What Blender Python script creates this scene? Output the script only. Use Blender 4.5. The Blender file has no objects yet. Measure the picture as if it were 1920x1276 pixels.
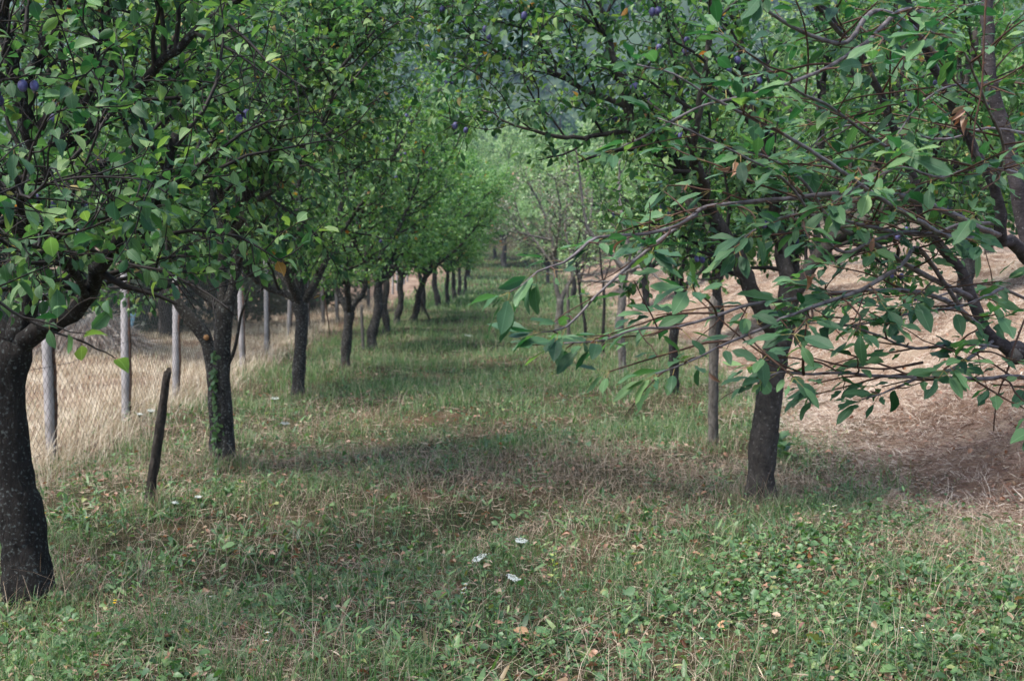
import bpy, math, random
import numpy as np
from mathutils import Vector

# ---------------------------------------------------------------- camera, light, exposure
scene = bpy.context.scene
col = scene.collection
FPX, CX, CY, HOR, EYE = 2360.0, 960.0, 638.0, 480.0, 1.6
PITCH = math.atan((CY - HOR) / FPX)
cam_d = bpy.data.cameras.new('camera')
cam = bpy.data.objects.new('camera', cam_d)
col.objects.link(cam)
cam.location = (0, 0, EYE)
cam.rotation_euler = (math.pi / 2 - PITCH, 0, 0)
cam_d.sensor_width = 36
cam_d.lens = FPX / 1920 * 36
cam_d.clip_start = 0.05
cam_d.clip_end = 3000
cam_d.dof.use_dof = True
cam_d.dof.focus_distance = 4.3
cam_d.dof.aperture_fstop = 6.3
scene.camera = cam

SUN_EL, SUN_AZ = 62.0, -118.0      # azimuth measured from +Y towards +X
w = bpy.data.worlds.new('World')
scene.world = w
w.use_nodes = True
wn = w.node_tree
bg = wn.nodes['Background']
sky = wn.nodes.new('ShaderNodeTexSky')
sky.sky_type = 'NISHITA'
sky.sun_disc = False
sky.sun_elevation = math.radians(SUN_EL)
sky.sun_rotation = math.radians(SUN_AZ)
sky.air_density = 1.0
sky.dust_density = 2.5
sky.ozone_density = 1.0
wn.links.new(sky.outputs[0], bg.inputs[0])
bg.inputs[1].default_value = 0.13
sd = bpy.data.lights.new('sun', 'SUN')
sd.energy = 2.5
sd.angle = math.radians(18)
sd.color = (1.0, 0.955, 0.89)
sun = bpy.data.objects.new('sun', sd)
col.objects.link(sun)
el, az = math.radians(SUN_EL), math.radians(SUN_AZ)
sv = Vector((math.sin(az) * math.cos(el), math.cos(az) * math.cos(el), math.sin(el)))
sun.rotation_euler = sv.to_track_quat('Z', 'Y').to_euler()
scene.view_settings.view_transform = 'Standard'
scene.view_settings.look = 'None'
scene.view_settings.exposure = 1.3
scene.view_settings.gamma = 1.0
scene.cycles.max_bounces = 6
scene.cycles.diffuse_bounces = 3
scene.cycles.glossy_bounces = 2
scene.cycles.transmission_bounces = 4
scene.cycles.volume_bounces = 0
scene.cycles.transparent_max_bounces = 6
scene.cycles.sample_clamp_indirect = 4.0

# ---------------------------------------------------------------- helpers
A = np.array


def sm(a, b, x):
    t = np.clip((x - a) / (b - a), 0, 1)
    return t * t * (3 - 2 * t)


def wob(x, y):
    return (0.035 * np.sin(x * 1.9 + 0.7 * y) + 0.03 * np.sin(y * 1.35 - x * 0.8 + 1.3)
            + 0.015 * np.sin(x * 4.7 + 2.1) * np.sin(y * 3.9 + 0.4))


def H(x, y):
    """height of the ground"""
    x = np.asarray(x, float)
    y = np.asarray(y, float)
    xf = 2.75 + 0.25 * np.sin(y * 0.33 + 1.0) + 0.25 * sm(12, 4, y)
    bank = 1.40 * sm(0.0, 4.4, x - xf) + 0.035 * np.maximum(x - 7.5, 0)
    bank = bank * (1 - 0.55 * sm(40, 90, y))
    far = 0.0006 * np.clip(y - 40, 0, 50) ** 2 + 0.06 * np.maximum(y - 90, 0)
    left = 0.05 * sm(-4.4, -3.9, x) * sm(-3.2, -3.9, x)
    bank = bank + 0.05 * sm(0, 1, x - xf) * sm(60, 40, y) * (np.sin(x * 3.1 + y * 1.3) * np.sin(y * 2.3 - x) + .5 * np.sin(x * 7.3 - y * 2.9) + .35 * np.sin(y * 8.1 + x * 5.7))
    amp = 1.0 - 0.4 * sm(0, 1, np.abs(x) / 60)
    return bank + far + left + wob(x, y) * amp


def ray(px, py):
    u, v = (px - CX) / FPX, -(py - CY) / FPX
    c, s = math.cos(PITCH), math.sin(PITCH)
    return A([u, c + v * s, -s + v * c])


def at(px, py, d):
    r = ray(px, py)
    r = r / r[1]
    return A([0, 0, EYE]) + r * d


def ground_at(px, py):
    r = ray(px, py)
    r = r / r[1]
    d = 2.0
    while d < 400:
        p = A([0, 0, EYE]) + r * d
        if p[2] <= float(H(p[0], p[1])):
            break
        d += 0.02 if d < 40 else 0.2
    return p


def np_mesh(name, verts, loops, sizes, mats=None, uv=None, smooth=False, mat_list=()):
    me = bpy.data.meshes.new(name)
    verts = np.ascontiguousarray(verts, dtype=np.float32)
    loops = np.ascontiguousarray(loops, dtype=np.int32)
    sizes = np.ascontiguousarray(sizes, dtype=np.int32)
    me.vertices.add(len(verts))
    me.vertices.foreach_set('co', verts.ravel())
    me.loops.add(len(loops))
    me.loops.foreach_set('vertex_index', loops)
    me.polygons.add(len(sizes))
    starts = np.concatenate([[0], np.cumsum(sizes)[:-1]]).astype(np.int32)
    me.polygons.foreach_set('loop_start', starts)
    me.polygons.foreach_set('loop_total', sizes)
    for m in mat_list:
        me.materials.append(m)
    if mats is not None:
        me.polygons.foreach_set('material_index', np.ascontiguousarray(mats, dtype=np.int32))
    if smooth:
        me.polygons.foreach_set('use_smooth', np.ones(len(sizes), dtype=bool))
    if uv is not None:
        ul = me.uv_layers.new(name='UVMap')
        ul.data.foreach_set('uv', np.ascontiguousarray(uv, dtype=np.float32).ravel())
    me.update(calc_edges=True)
    return me


def link(name, me, parent=None, loc=None):
    o = bpy.data.objects.new(name, me)
    col.objects.link(o)
    if parent is not None:
        o.parent = parent
    if loc is not None:
        o.location = loc
    return o


def tag(o, label=None, cat=None, group=None, kind=None):
    if label:
        o['label'] = label
    if cat:
        o['category'] = cat
    if group:
        o['group'] = group
    if kind:
        o['kind'] = kind
    return o


def empty(name, loc, label, cat, group=None):
    o = bpy.data.objects.new(name, None)
    col.objects.link(o)
    o.location = tuple(float(v) for v in loc)
    o.empty_display_size = 0.1
    return tag(o, label, cat, group)


def copy_tree(o, loc, rz, sc, label):
    c = o.copy()
    col.objects.link(c)
    c.location = tuple(float(v) for v in loc)
    c.rotation_euler = (0, 0, rz)
    c.scale = (sc, sc, sc)
    c['label'] = label
    for ch in o.children:
        k = ch.copy()
        col.objects.link(k)
        k.parent = c
    return c


class Geo:
    """collects faces"""
    def __init__(s):
        s.v, s.l, s.s, s.m, s.u, s.n = [], [], [], [], [], 0

    def add(s, v, l, sz, m=0, uv=None):
        v = np.asarray(v, float).reshape(-1, 3)
        l = np.asarray(l).ravel()
        sz = np.asarray(sz).ravel()
        s.v.append(v)
        s.l.append(l + s.n)
        s.s.append(sz)
        s.m.append(np.full(len(sz), m) if np.isscalar(m) else np.asarray(m))
        s.u.append(np.zeros((len(l), 2)) if uv is None else np.asarray(uv).reshape(-1, 2))
        s.n += len(v)

    def mesh(s, name, mat_list, origin=None, smooth=False, uv=False):
        v = np.concatenate(s.v)
        if origin is not None:
            v = v - np.asarray(origin, float)
        return np_mesh(name, v, np.concatenate(s.l), np.concatenate(s.s), np.concatenate(s.m),
                       np.concatenate(s.u) if uv else None, smooth, mat_list)


def unit(v):
    v = np.asarray(v, float)
    return v / (np.linalg.norm(v, axis=-1, keepdims=True) + 1e-9)


def spline(pts, rad, step):
    """Catmull-Rom through pts"""
    P = np.asarray(pts, float)
    R = np.asarray(rad, float)
    if len(P) < 3:
        n = max(2, int(np.linalg.norm(P[-1] - P[0]) / step) + 1)
        t = np.linspace(0, 1, n)[:, None]
        return P[0] * (1 - t) + P[-1] * t, np.interp(t[:, 0], [0, 1], [R[0], R[-1]])
    Q = np.vstack([2 * P[0] - P[1], P, 2 * P[-1] - P[-2]])
    out, ro = [], []
    for i in range(len(P) - 1):
        a, b, c, d = Q[i:i + 4]
        n = max(1, int(round(np.linalg.norm(c - b) / step)))
        for k in range(n):
            t = k / n
            out.append(0.5 * ((2 * b) + (c - a) * t + (2 * a - 5 * b + 4 * c - d) * t * t + (3 * b - a - 3 * c + d) * t ** 3))
            ro.append(R[i] * (1 - t) + R[i + 1] * t)
    out.append(P[-1])
    ro.append(R[-1])
    return A(out), A(ro)


def tube(geo, P, R, n=6, m=0, rng=None, rough=0.0, cap=True):
    P = np.asarray(P, float)
    R = np.asarray(R, float)
    T = np.gradient(P, axis=0)
    T = unit(T)
    ref = A([0.31, 0.52, 0.8]) if abs(T[0][2]) < 0.7 else A([0.9, 0.35, 0.1])
    ang = np.arange(n) * 2 * math.pi / n
    V = np.zeros((len(P), n, 3))
    nrm = unit(np.cross(T[0], ref))
    for i in range(len(P)):
        nrm = unit(nrm - T[i] * np.dot(nrm, T[i]))
        b = np.cross(T[i], nrm)
        rr = R[i]
        if rough > 0:
            rr = R[i] * (1 + rough * np.sin(ang * 2 + i * 0.7) * 0.5 + rough * rng.normal(0, 0.5, n))
            rr = rr[:, None]
        V[i] = P[i] + rr * (np.cos(ang)[:, None] * nrm + np.sin(ang)[:, None] * b)
    v = V.reshape(-1, 3)
    i = np.arange(len(P) - 1)[:, None] * n
    j = np.arange(n)[None, :]
    k = (j + 1) % n
    q = np.stack([i + j, i + k, i + n + k, i + n + j], -1).reshape(-1, 4)
    loops = q.ravel()
    sizes = np.full(len(q), 4)
    if cap:
        loops = np.concatenate([loops, (len(P) - 1) * n + np.arange(n), np.arange(n)[::-1]])
        sizes = np.concatenate([sizes, [n, n]])
    geo.add(v, loops, sizes, m)


# leaf templates: stations along the leaf and half widths (fractions of its length)
TPL = {
    'plum': (A([0, .22, .5, .78, 1.0]), A([0, .22, .30, .20, 0])),
    'plum_far': (A([0, .5, 1.0]), A([0, .31, 0])),
    'cherry': (A([0, .12, .3, .5, .68, .85, .95, 1.0]), A([0, .10, .175, .20, .175, .10, .035, 0])),
    'long': (A([0, .3, .7, 1.0]), A([0, .10, .09, 0])),
    'straw': (A([0, .5, 1.0]), A([0, .022, 0])),
    'round': (A([0, .2, .55, .85, 1.0]), A([0, .32, .42, .25, 0])),
}


def leaves(geo, P, D, N, L, kind, rng, m=0, fold=0.25, curl=0.35, bites=0.0, petiole=None, pm=1, pw=0.0007):
    P, D, N = np.asarray(P, float), unit(D), np.asarray(N, float)
    L = np.asarray(L, float)
    n = len(P)
    if n == 0:
        return
    S = unit(np.cross(D, N))
    N = np.cross(S, D)
    ts, hw = TPL[kind]
    K = len(ts)
    if petiole is not None:
        pl = petiole * rng.uniform(0.7, 1.3, n)
        B = P + D * pl[:, None]
        v = np.stack([P - S * pw, P + S * pw, B + S * pw * .8, B - S * pw * .8], 1).reshape(-1, 3)
        geo.add(v, np.arange(4 * n), np.full(n, 4), pm)
        P = B
    f = (fold * rng.uniform(0.2, 1.6, n))[:, None]
    c = (curl * rng.uniform(-0.3, 1.7, n))[:, None]
    wv = rng.uniform(0.85, 1.2, n)[:, None]
    tm = ts[None, :]
    mid = P[:, None, :] + L[:, None, None] * (D[:, None, :] * (tm * (1 - 0.15 * np.abs(c) * tm))[..., None]
                                               - N[:, None, :] * (c * tm ** 2 * 0.6)[..., None])
    tin, hin = ts[1:-1], hw[1:-1]
    sides = []
    for sg in (-1, 1):
        ww = hin[None, :] * wv * np.ones((n, 1))
        ww = ww * (1 + rng.normal(0, 0.05, ww.shape))
        if bites > 0:
            bm = (rng.random(ww.shape) < bites) & (rng.random((n, 1)) < 0.6)
            ww = np.where(bm, ww * rng.uniform(0.15, 0.7, ww.shape), ww)
        wave = rng.normal(0, 0.02, ww.shape)
        sd_ = mid[:, 1:-1, :] + L[:, None, None] * (sg * S[:, None, :] * (ww * np.cos(np.arctan(f)))[..., None]
                                                    + N[:, None, :] * (ww * f + wave)[..., None])
        sides.append(sd_)
    V = np.concatenate([mid, sides[0], sides[1]], 1)
    nv = V.shape[1]
    # faces
    fl, fs, fu = [], [], []
    Lf = lambda i: K + i - 1
    Rt = lambda i: K + (K - 2) + i - 1
    wmax = hw.max()

    def uvp(i, sg):
        return (ts[i], 0.5 + sg * 0.5 * (hw[i] / wmax if sg else 0))
    for i in range(K - 1):
        for sg, E in ((-1, Lf), (1, Rt)):
            if i == 0:
                q = [(0, uvp(0, 0)), (1, uvp(1, 0)), (E(1), uvp(1, sg))]
            elif i == K - 2:
                q = [(i, uvp(i, 0)), (K - 1, uvp(K - 1, 0)), (E(i), uvp(i, sg))]
            else:
                q = [(i, uvp(i, 0)), (i + 1, uvp(i + 1, 0)), (E(i + 1), uvp(i + 1, sg)), (E(i), uvp(i, sg))]
            if sg == 1:
                q = q[::-1]
            q = q[::-1]
            fl += [a for a, _ in q]
            fu += [b for _, b in q]
            fs.append(len(q))
    fl, fs, fu = A(fl), A(fs), A(fu)
    loops = (fl[None, :] + (np.arange(n) * nv)[:, None]).ravel()
    geo.add(V.reshape(-1, 3), loops, np.tile(fs, n), m, np.tile(fu, (n, 1)))


def blades(geo, P, h, wd, lean, rng, m=0, az=None):
    """grass blades: P base points, h heights, wd widths, lean = horizontal reach as a share of height"""
    n = len(P)
    if n == 0:
        return
    az = rng.uniform(0, 2 * math.pi, n) if az is None else az
    d = np.stack([np.cos(az), np.sin(az), np.zeros(n)], 1)
    fa = az + rng.normal(math.pi / 2, 0.5, n)
    s = np.stack([np.cos(fa), np.sin(fa), np.zeros(n)], 1)
    ts = A([0, .4, .75, 1.0])
    V = []
    for k, t in enumerate(ts):
        c = P + d * (h * lean * t ** 1.8)[:, None]
        c[:, 2] += h * (t - 0.32 * np.minimum(lean, 1.4) * t ** 2.2)
        if k < 3:
            ww = (wd * (1, .85, .5)[k] * 0.5)[:, None]
            V += [c - s * ww, c + s * ww]
        else:
            V += [c]
    V = np.stack(V, 1)
    fl = A([0, 1, 3, 2, 2, 3, 5, 4, 4, 5, 6])
    fs = A([4, 4, 3])
    loops = (fl[None, :] + (np.arange(n) * 7)[:, None]).ravel()
    geo.add(V.reshape(-1, 3), loops, np.tile(fs, n), m)


# ---------------------------------------------------------------- materials
def newmat(name):
    m = bpy.data.materials.new(name)
    m.use_nodes = True
    nt = m.node_tree
    return m, nt, nt.nodes['Principled BSDF'], nt.nodes['Material Output']


def ramp(nt, stops, interp='LINEAR'):
    r = nt.nodes.new('ShaderNodeValToRGB')
    r.color_ramp.interpolation = interp
    e = r.color_ramp.elements
    e[0].position, e[0].color = stops[0][0], (*stops[0][1], 1)
    e[1].position, e[1].color = stops[-1][0], (*stops[-1][1], 1)
    for p, c in stops[1:-1]:
        x = e.new(p)
        x.color = (*c, 1)
    return r


def leaf_mat(name, stops, transl=0.35, rough=0.45, veins=True, under=1.35, spec=0.5):
    m, nt, b, out = newmat(name)
    N, Lk = nt.nodes, nt.links
    g = N.new('ShaderNodeNewGeometry')
    r = ramp(nt, stops)
    Lk.new(g.outputs['Random Per Island'], r.inputs[0])
    colr = r.outputs[0]
    if veins:
        uv = N.new('ShaderNodeUVMap')
        sep = N.new('ShaderNodeSeparateXYZ')
        Lk.new(uv.outputs[0], sep.inputs[0])

        def mth(op, a, bb=None, cc=None):
            n = N.new('ShaderNodeMath')
            n.operation = op
            for i, x in enumerate((a, bb, cc)):
                if x is None:
                    continue
                if isinstance(x, (int, float)):
                    n.inputs[i].default_value = x
                else:
                    Lk.new(x, n.inputs[i])
            return n.outputs[0]
        side = mth('ABSOLUTE', mth('SUBTRACT', sep.outputs[1], 0.5))
        midv = mth('LESS_THAN', side, 0.022)
        ph = mth('SUBTRACT', mth('MULTIPLY', sep.outputs[0], 60.0), mth('MULTIPLY', side, 48.0))
        sv_ = mth('POWER', mth('ABSOLUTE', mth('SINE', ph)), 8.0)
        sv2 = mth('SUBTRACT', 1.0, mth('MULTIPLY', mth('POWER', mth('ABSOLUTE', mth('SINE', ph)), 0.5), 1.0))
        v = mth('MAXIMUM', midv, mth('MULTIPLY', sv2, 0.8))
        mix = N.new('ShaderNodeMix')
        mix.data_type = 'RGBA'
        Lk.new(mth('MULTIPLY', v, 0.7), mix.inputs[0])
        Lk.new(colr, mix.inputs[6])
        hs = N.new('ShaderNodeHueSaturation')
        hs.inputs['Value'].default_value = 1.9
        hs.inputs['Saturation'].default_value = 0.85
        Lk.new(colr, hs.inputs['Color'])
        Lk.new(hs.outputs[0], mix.inputs[7])
        colr = mix.outputs[2]
        bp = N.new('ShaderNodeBump')
        bp.inputs['Strength'].default_value = 0.35
        bp.inputs['Distance'].default_value = 0.002
        bp.invert = True
        Lk.new(v, bp.inputs['Height'])
        Lk.new(bp.outputs[0], b.inputs['Normal'])
    # leaf underside is paler than its upper side
    hs2 = N.new('ShaderNodeHueSaturation')
    hs2.inputs['Value'].default_value = under
    hs2.inputs['Saturation'].default_value = 0.8
    Lk.new(colr, hs2.inputs['Color'])
    mx = N.new('ShaderNodeMix')
    mx.data_type = 'RGBA'
    Lk.new(g.outputs['Backfacing'], mx.inputs[0])
    Lk.new(colr, mx.inputs[6])
    Lk.new(hs2.outputs[0], mx.inputs[7])
    Lk.new(mx.outputs[2], b.inputs['Base Color'])
    b.inputs['Roughness'].default_value = rough
    b.inputs['Specular IOR Level'].default_value = spec
    tr = N.new('ShaderNodeBsdfTranslucent')
    hs3 = N.new('ShaderNodeHueSaturation')
    hs3.inputs['Hue'].default_value = 0.487
    hs3.inputs['Value'].default_value = 1.8
    hs3.inputs['Saturation'].default_value = 1.1
    Lk.new(colr, hs3.inputs['Color'])
    Lk.new(hs3.outputs[0], tr.inputs[0])
    ms = N.new('ShaderNodeMixShader')
    ms.inputs[0].default_value = transl
    Lk.new(b.outputs[0], ms.inputs[1])
    Lk.new(tr.outputs[0], ms.inputs[2])
    Lk.new(ms.outputs[0], out.inputs[0])
    return m


def bark_mat(name, c1, c2, lichen, scale=14, lich_amt=0.55, bump=0.6, band=False, zs=None):
    m, nt, b, out = newmat(name)
    N, Lk = nt.nodes, nt.links
    tc = N.new('ShaderNodeTexCoord')
    mp = N.new('ShaderNodeMapping')
    mp.inputs['Scale'].default_value = (1, 1, zs or (3.2 if band else 0.35))
    Lk.new(tc.outputs['Object'], mp.inputs[0])
    n1 = N.new('ShaderNodeTexNoise')
    n1.inputs['Scale'].default_value = scale
    n1.inputs['Detail'].default_value = 8
    n1.inputs['Roughness'].default_value = 0.7
    Lk.new(mp.outputs[0], n1.inputs[0])
    r = ramp(nt, [(0.35, c1), (0.68, c2)])
    Lk.new(n1.outputs[0], r.inputs[0])
    vo = N.new('ShaderNodeTexNoise')
    vo.inputs['Scale'].default_value = scale * 2.2
    vo.inputs['Detail'].default_value = 5
    vo.inputs['Roughness'].default_value = 0.8
    vo.inputs['Distortion'].default_value = 0.8
    Lk.new(mp.outputs[0], vo.inputs[0])
    cr = ramp(nt, [(0.36, (0.38, 0.38, 0.38)), (0.55, (1, 1, 1))])
    Lk.new(vo.outputs[0], cr.inputs[0])
    mul = N.new('ShaderNodeMix')
    mul.data_type = 'RGBA'
    mul.blend_type = 'MULTIPLY'
    mul.inputs[0].default_value = 0.8
    Lk.new(r.outputs[0], mul.inputs[6])
    Lk.new(cr.outputs[0], mul.inputs[7])
    n2 = N.new('ShaderNodeTexNoise')
    n2.inputs['Scale'].default_value = scale * 4.5
    n2.inputs['Detail'].default_value = 4
    Lk.new(tc.outputs['Object'], n2.inputs[0])
    r2 = ramp(nt, [(lich_amt, (0, 0, 0)), (lich_amt + 0.12, (.75, .75, .75))])
    Lk.new(n2.outputs[0], r2.inputs[0])
    mx = N.new('ShaderNodeMix')
    mx.data_type = 'RGBA'
    Lk.new(r2.outputs[0], mx.inputs[0])
    Lk.new(mul.outputs[2], mx.inputs[6])
    mx.inputs[7].default_value = (*lichen, 1)
    Lk.new(mx.outputs[2], b.inputs['Base Color'])
    b.inputs['Roughness'].default_value = 0.85
    b.inputs['Specular IOR Level'].default_value = 0.25
    bp = N.new('ShaderNodeBump')
    bp.inputs['Strength'].default_value = bump
    bp.inputs['Distance'].default_value = 0.035
    ad = N.new('ShaderNodeMath')
    ad.operation = 'ADD'
    Lk.new(n1.outputs[0], ad.inputs[0])
    Lk.new(cr.outputs[0], ad.inputs[1])
    Lk.new(ad.outputs[0], bp.inputs['Height'])
    Lk.new(bp.outputs[0], b.inputs['Normal'])
    return m


def plain_mat(name, c, rough=0.7, c2=None, scale=20, spec=0.3, transl=0):
    m, nt, b, out = newmat(name)
    N, Lk = nt.nodes, nt.links
    tc = N.new('ShaderNodeTexCoord')
    n1 = N.new('ShaderNodeTexNoise')
    n1.inputs['Scale'].default_value = scale
    n1.inputs['Detail'].default_value = 6
    Lk.new(tc.outputs['Object'], n1.inputs[0])
    c2 = c2 or tuple(x * 0.65 for x in c)
    r = ramp(nt, [(0.35, c2), (0.65, c)])
    Lk.new(n1.outputs[0], r.inputs[0])
    Lk.new(r.outputs[0], b.inputs['Base Color'])
    b.inputs['Roughness'].default_value = rough
    b.inputs['Specular IOR Level'].default_value = spec
    bp = N.new('ShaderNodeBump')
    bp.inputs['Strength'].default_value = 0.3
    bp.inputs['Distance'].default_value = 0.01
    Lk.new(n1.outputs[0], bp.inputs['Height'])
    Lk.new(bp.outputs[0], b.inputs['Normal'])
    return m


def island_mat(name, stops, rough=0.6, transl=0.3, spec=0.25):
    return leaf_mat(name, stops, transl=transl, rough=rough, veins=False, under=1.05, spec=spec)


GOLD, RUST = (0.32, 0.17, 0.03), (0.28, 0.09, 0.02)
M = {}
M['plum_leaf'] = leaf_mat('plum_leaf', [(0, (0.013, 0.056, 0.019)), (0.4, (0.034, 0.106, 0.028)), (0.8, (0.080, 0.180, 0.040)),
                                        (0.987, (0.13, 0.22, 0.04)), (0.993, (0.26, 0.22, 0.04)), (1.0, (0.28, 0.12, 0.03))], transl=0.36, rough=0.45, spec=.32)
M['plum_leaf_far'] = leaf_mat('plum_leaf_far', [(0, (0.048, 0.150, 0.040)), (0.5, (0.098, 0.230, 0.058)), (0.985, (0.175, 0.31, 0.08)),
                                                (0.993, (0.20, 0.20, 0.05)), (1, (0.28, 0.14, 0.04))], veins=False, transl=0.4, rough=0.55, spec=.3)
M['cherry_leaf'] = leaf_mat('cherry_leaf', [(0, (0.012, 0.055, 0.020)), (0.5, (0.026, 0.095, 0.030)), (0.9, (0.055, 0.150, 0.036)), (1.0, (0.10, 0.20, 0.04))],
                            transl=0.36, rough=0.42, under=1.4, spec=.34)
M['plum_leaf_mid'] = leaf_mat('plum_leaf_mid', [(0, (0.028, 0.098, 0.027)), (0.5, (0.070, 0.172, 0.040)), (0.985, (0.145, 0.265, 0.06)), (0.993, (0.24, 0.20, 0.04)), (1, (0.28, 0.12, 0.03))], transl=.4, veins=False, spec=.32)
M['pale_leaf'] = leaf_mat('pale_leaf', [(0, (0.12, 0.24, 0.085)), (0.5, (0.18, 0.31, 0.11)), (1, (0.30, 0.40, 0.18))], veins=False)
M['grey_leaf'] = leaf_mat('grey_leaf', [(0, (0.13, 0.18, 0.095)), (0.5, (0.19, 0.215, 0.135)), (0.9, (0.24, 0.21, 0.155)), (1, (0.36, 0.16, 0.06))], veins=False)
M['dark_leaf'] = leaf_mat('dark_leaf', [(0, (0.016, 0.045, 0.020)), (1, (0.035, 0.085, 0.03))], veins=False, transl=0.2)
M['dry_leaf'] = leaf_mat('dry_leaf', [(0, (0.30, 0.13, 0.05)), (0.5, (0.20, 0.085, 0.04)), (1, (0.34, 0.23, 0.13))], veins=False, transl=0.2)
M['petiole'] = plain_mat('petiole', (0.22, 0.20, 0.06), c2=(0.18, 0.10, 0.04))
M['plum_bark'] = bark_mat('plum_bark', (0.011, 0.009, 0.008), (0.036, 0.031, 0.028), (0.13, 0.15, 0.145), lich_amt=0.565)
M['plum_bark_grey'] = bark_mat('plum_bark_grey', (0.024, 0.021, 0.019), (0.080, 0.073, 0.065), (0.24, 0.25, 0.23), lich_amt=0.555)
M['pale_bark'] = bark_mat('pale_bark', (0.13, 0.115, 0.10), (0.25, 0.23, 0.21), (0.36, 0.35, 0.32), lich_amt=0.55)
M['twig'] = plain_mat('twig', (0.032, 0.026, 0.022), c2=(0.012, 0.010, 0.009), scale=30)
M['smooth_bark'] = bark_mat('smooth_bark', (0.040, 0.033, 0.028), (0.095, 0.082, 0.072), (0.20, 0.19, 0.175), lich_amt=0.60, bump=0.45, zs=.8, scale=11)
M['cherry_bark'] = bark_mat('cherry_bark', (0.035, 0.028, 0.028), (0.10, 0.085, 0.088), (0.27, 0.26, 0.26), lich_amt=0.62, bump=0.35, band=True, scale=18)
M['cherry_twig'] = plain_mat('cherry_twig', (0.17, 0.15, 0.155), c2=(0.06, 0.045, 0.045), scale=45, spec=0.5, rough=0.5)
M['cherry_shoot'] = plain_mat('cherry_shoot', (0.085, 0.042, 0.026), c2=(0.05, 0.026, 0.018), scale=60)
M['old_wood'] = bark_mat('old_wood', (0.045, 0.036, 0.030), (0.115, 0.095, 0.08), (0.17, 0.155, 0.14), lich_amt=0.66, scale=22, bump=0.8)
M['grey_wood'] = bark_mat('grey_wood', (0.10, 0.09, 0.08), (0.22, 0.20, 0.18), (0.29, 0.27, 0.25), lich_amt=0.64, scale=22)
M['concrete'] = plain_mat('concrete', (0.44, 0.42, 0.425), c2=(0.27, 0.255, 0.25), scale=5, rough=0.9)
M['rust'] = plain_mat('rust', (0.14, 0.075, 0.045), c2=(0.05, 0.032, 0.025), scale=40, rough=0.9)
M['wire'] = plain_mat('wire', (0.10, 0.095, 0.09), rough=0.55, scale=4)
M['cut_wood'] = plain_mat('cut_wood', (0.50, 0.28, 0.12), c2=(0.36, 0.17, 0.07), scale=60)
M['white_flower'] = plain_mat('white_flower', (0.58, 0.61, 0.58), c2=(0.45, 0.50, 0.43), scale=90)
M['yellow_flower'] = plain_mat('yellow_flower', (0.75, 0.50, 0.03), c2=(0.70, 0.42, 0.02), scale=90)
M['stem_green'] = plain_mat('stem_green', (0.09, 0.15, 0.05), c2=(0.06, 0.11, 0.04), scale=60)
M['weed_leaf'] = leaf_mat('weed_leaf', [(0, (0.05, 0.13, 0.035)), (1, (0.09, 0.20, 0.05))], veins=False)
M['lime_leaf'] = leaf_mat('lime_leaf', [(0, (0.28, 0.36, 0.06)), (1, (0.40, 0.44, 0.09))], veins=False)
M['tarp'] = plain_mat('tarp', (0.42, 0.62, 0.72), c2=(0.30, 0.50, 0.62), scale=5, rough=0.5)
M['board'] = plain_mat('board', (0.60, 0.56, 0.50), c2=(0.42, 0.38, 0.33), scale=8)
M['rock'] = plain_mat('rock', (0.60, 0.56, 0.50), c2=(0.36, 0.33, 0.29), scale=7)


def plum_mat():
    m, nt, b, out = newmat('plum_skin')
    N, Lk = nt.nodes, nt.links
    lw = N.new('ShaderNodeTexNoise')
    tc = N.new('ShaderNodeTexCoord')
    Lk.new(tc.outputs['Object'], lw.inputs[0])
    lw.inputs['Scale'].default_value = 45
    r = ramp(nt, [(0.35, (0.030, 0.022, 0.075)), (0.6, (0.075, 0.075, 0.20)), (0.8, (0.16, 0.16, 0.34))])
    Lk.new(lw.outputs[0], r.inputs[0])
    Lk.new(r.outputs[0], b.inputs['Base Color'])
    b.inputs['Roughness'].default_value = 0.55
    return m


M['plum_skin'] = plum_mat()


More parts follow.
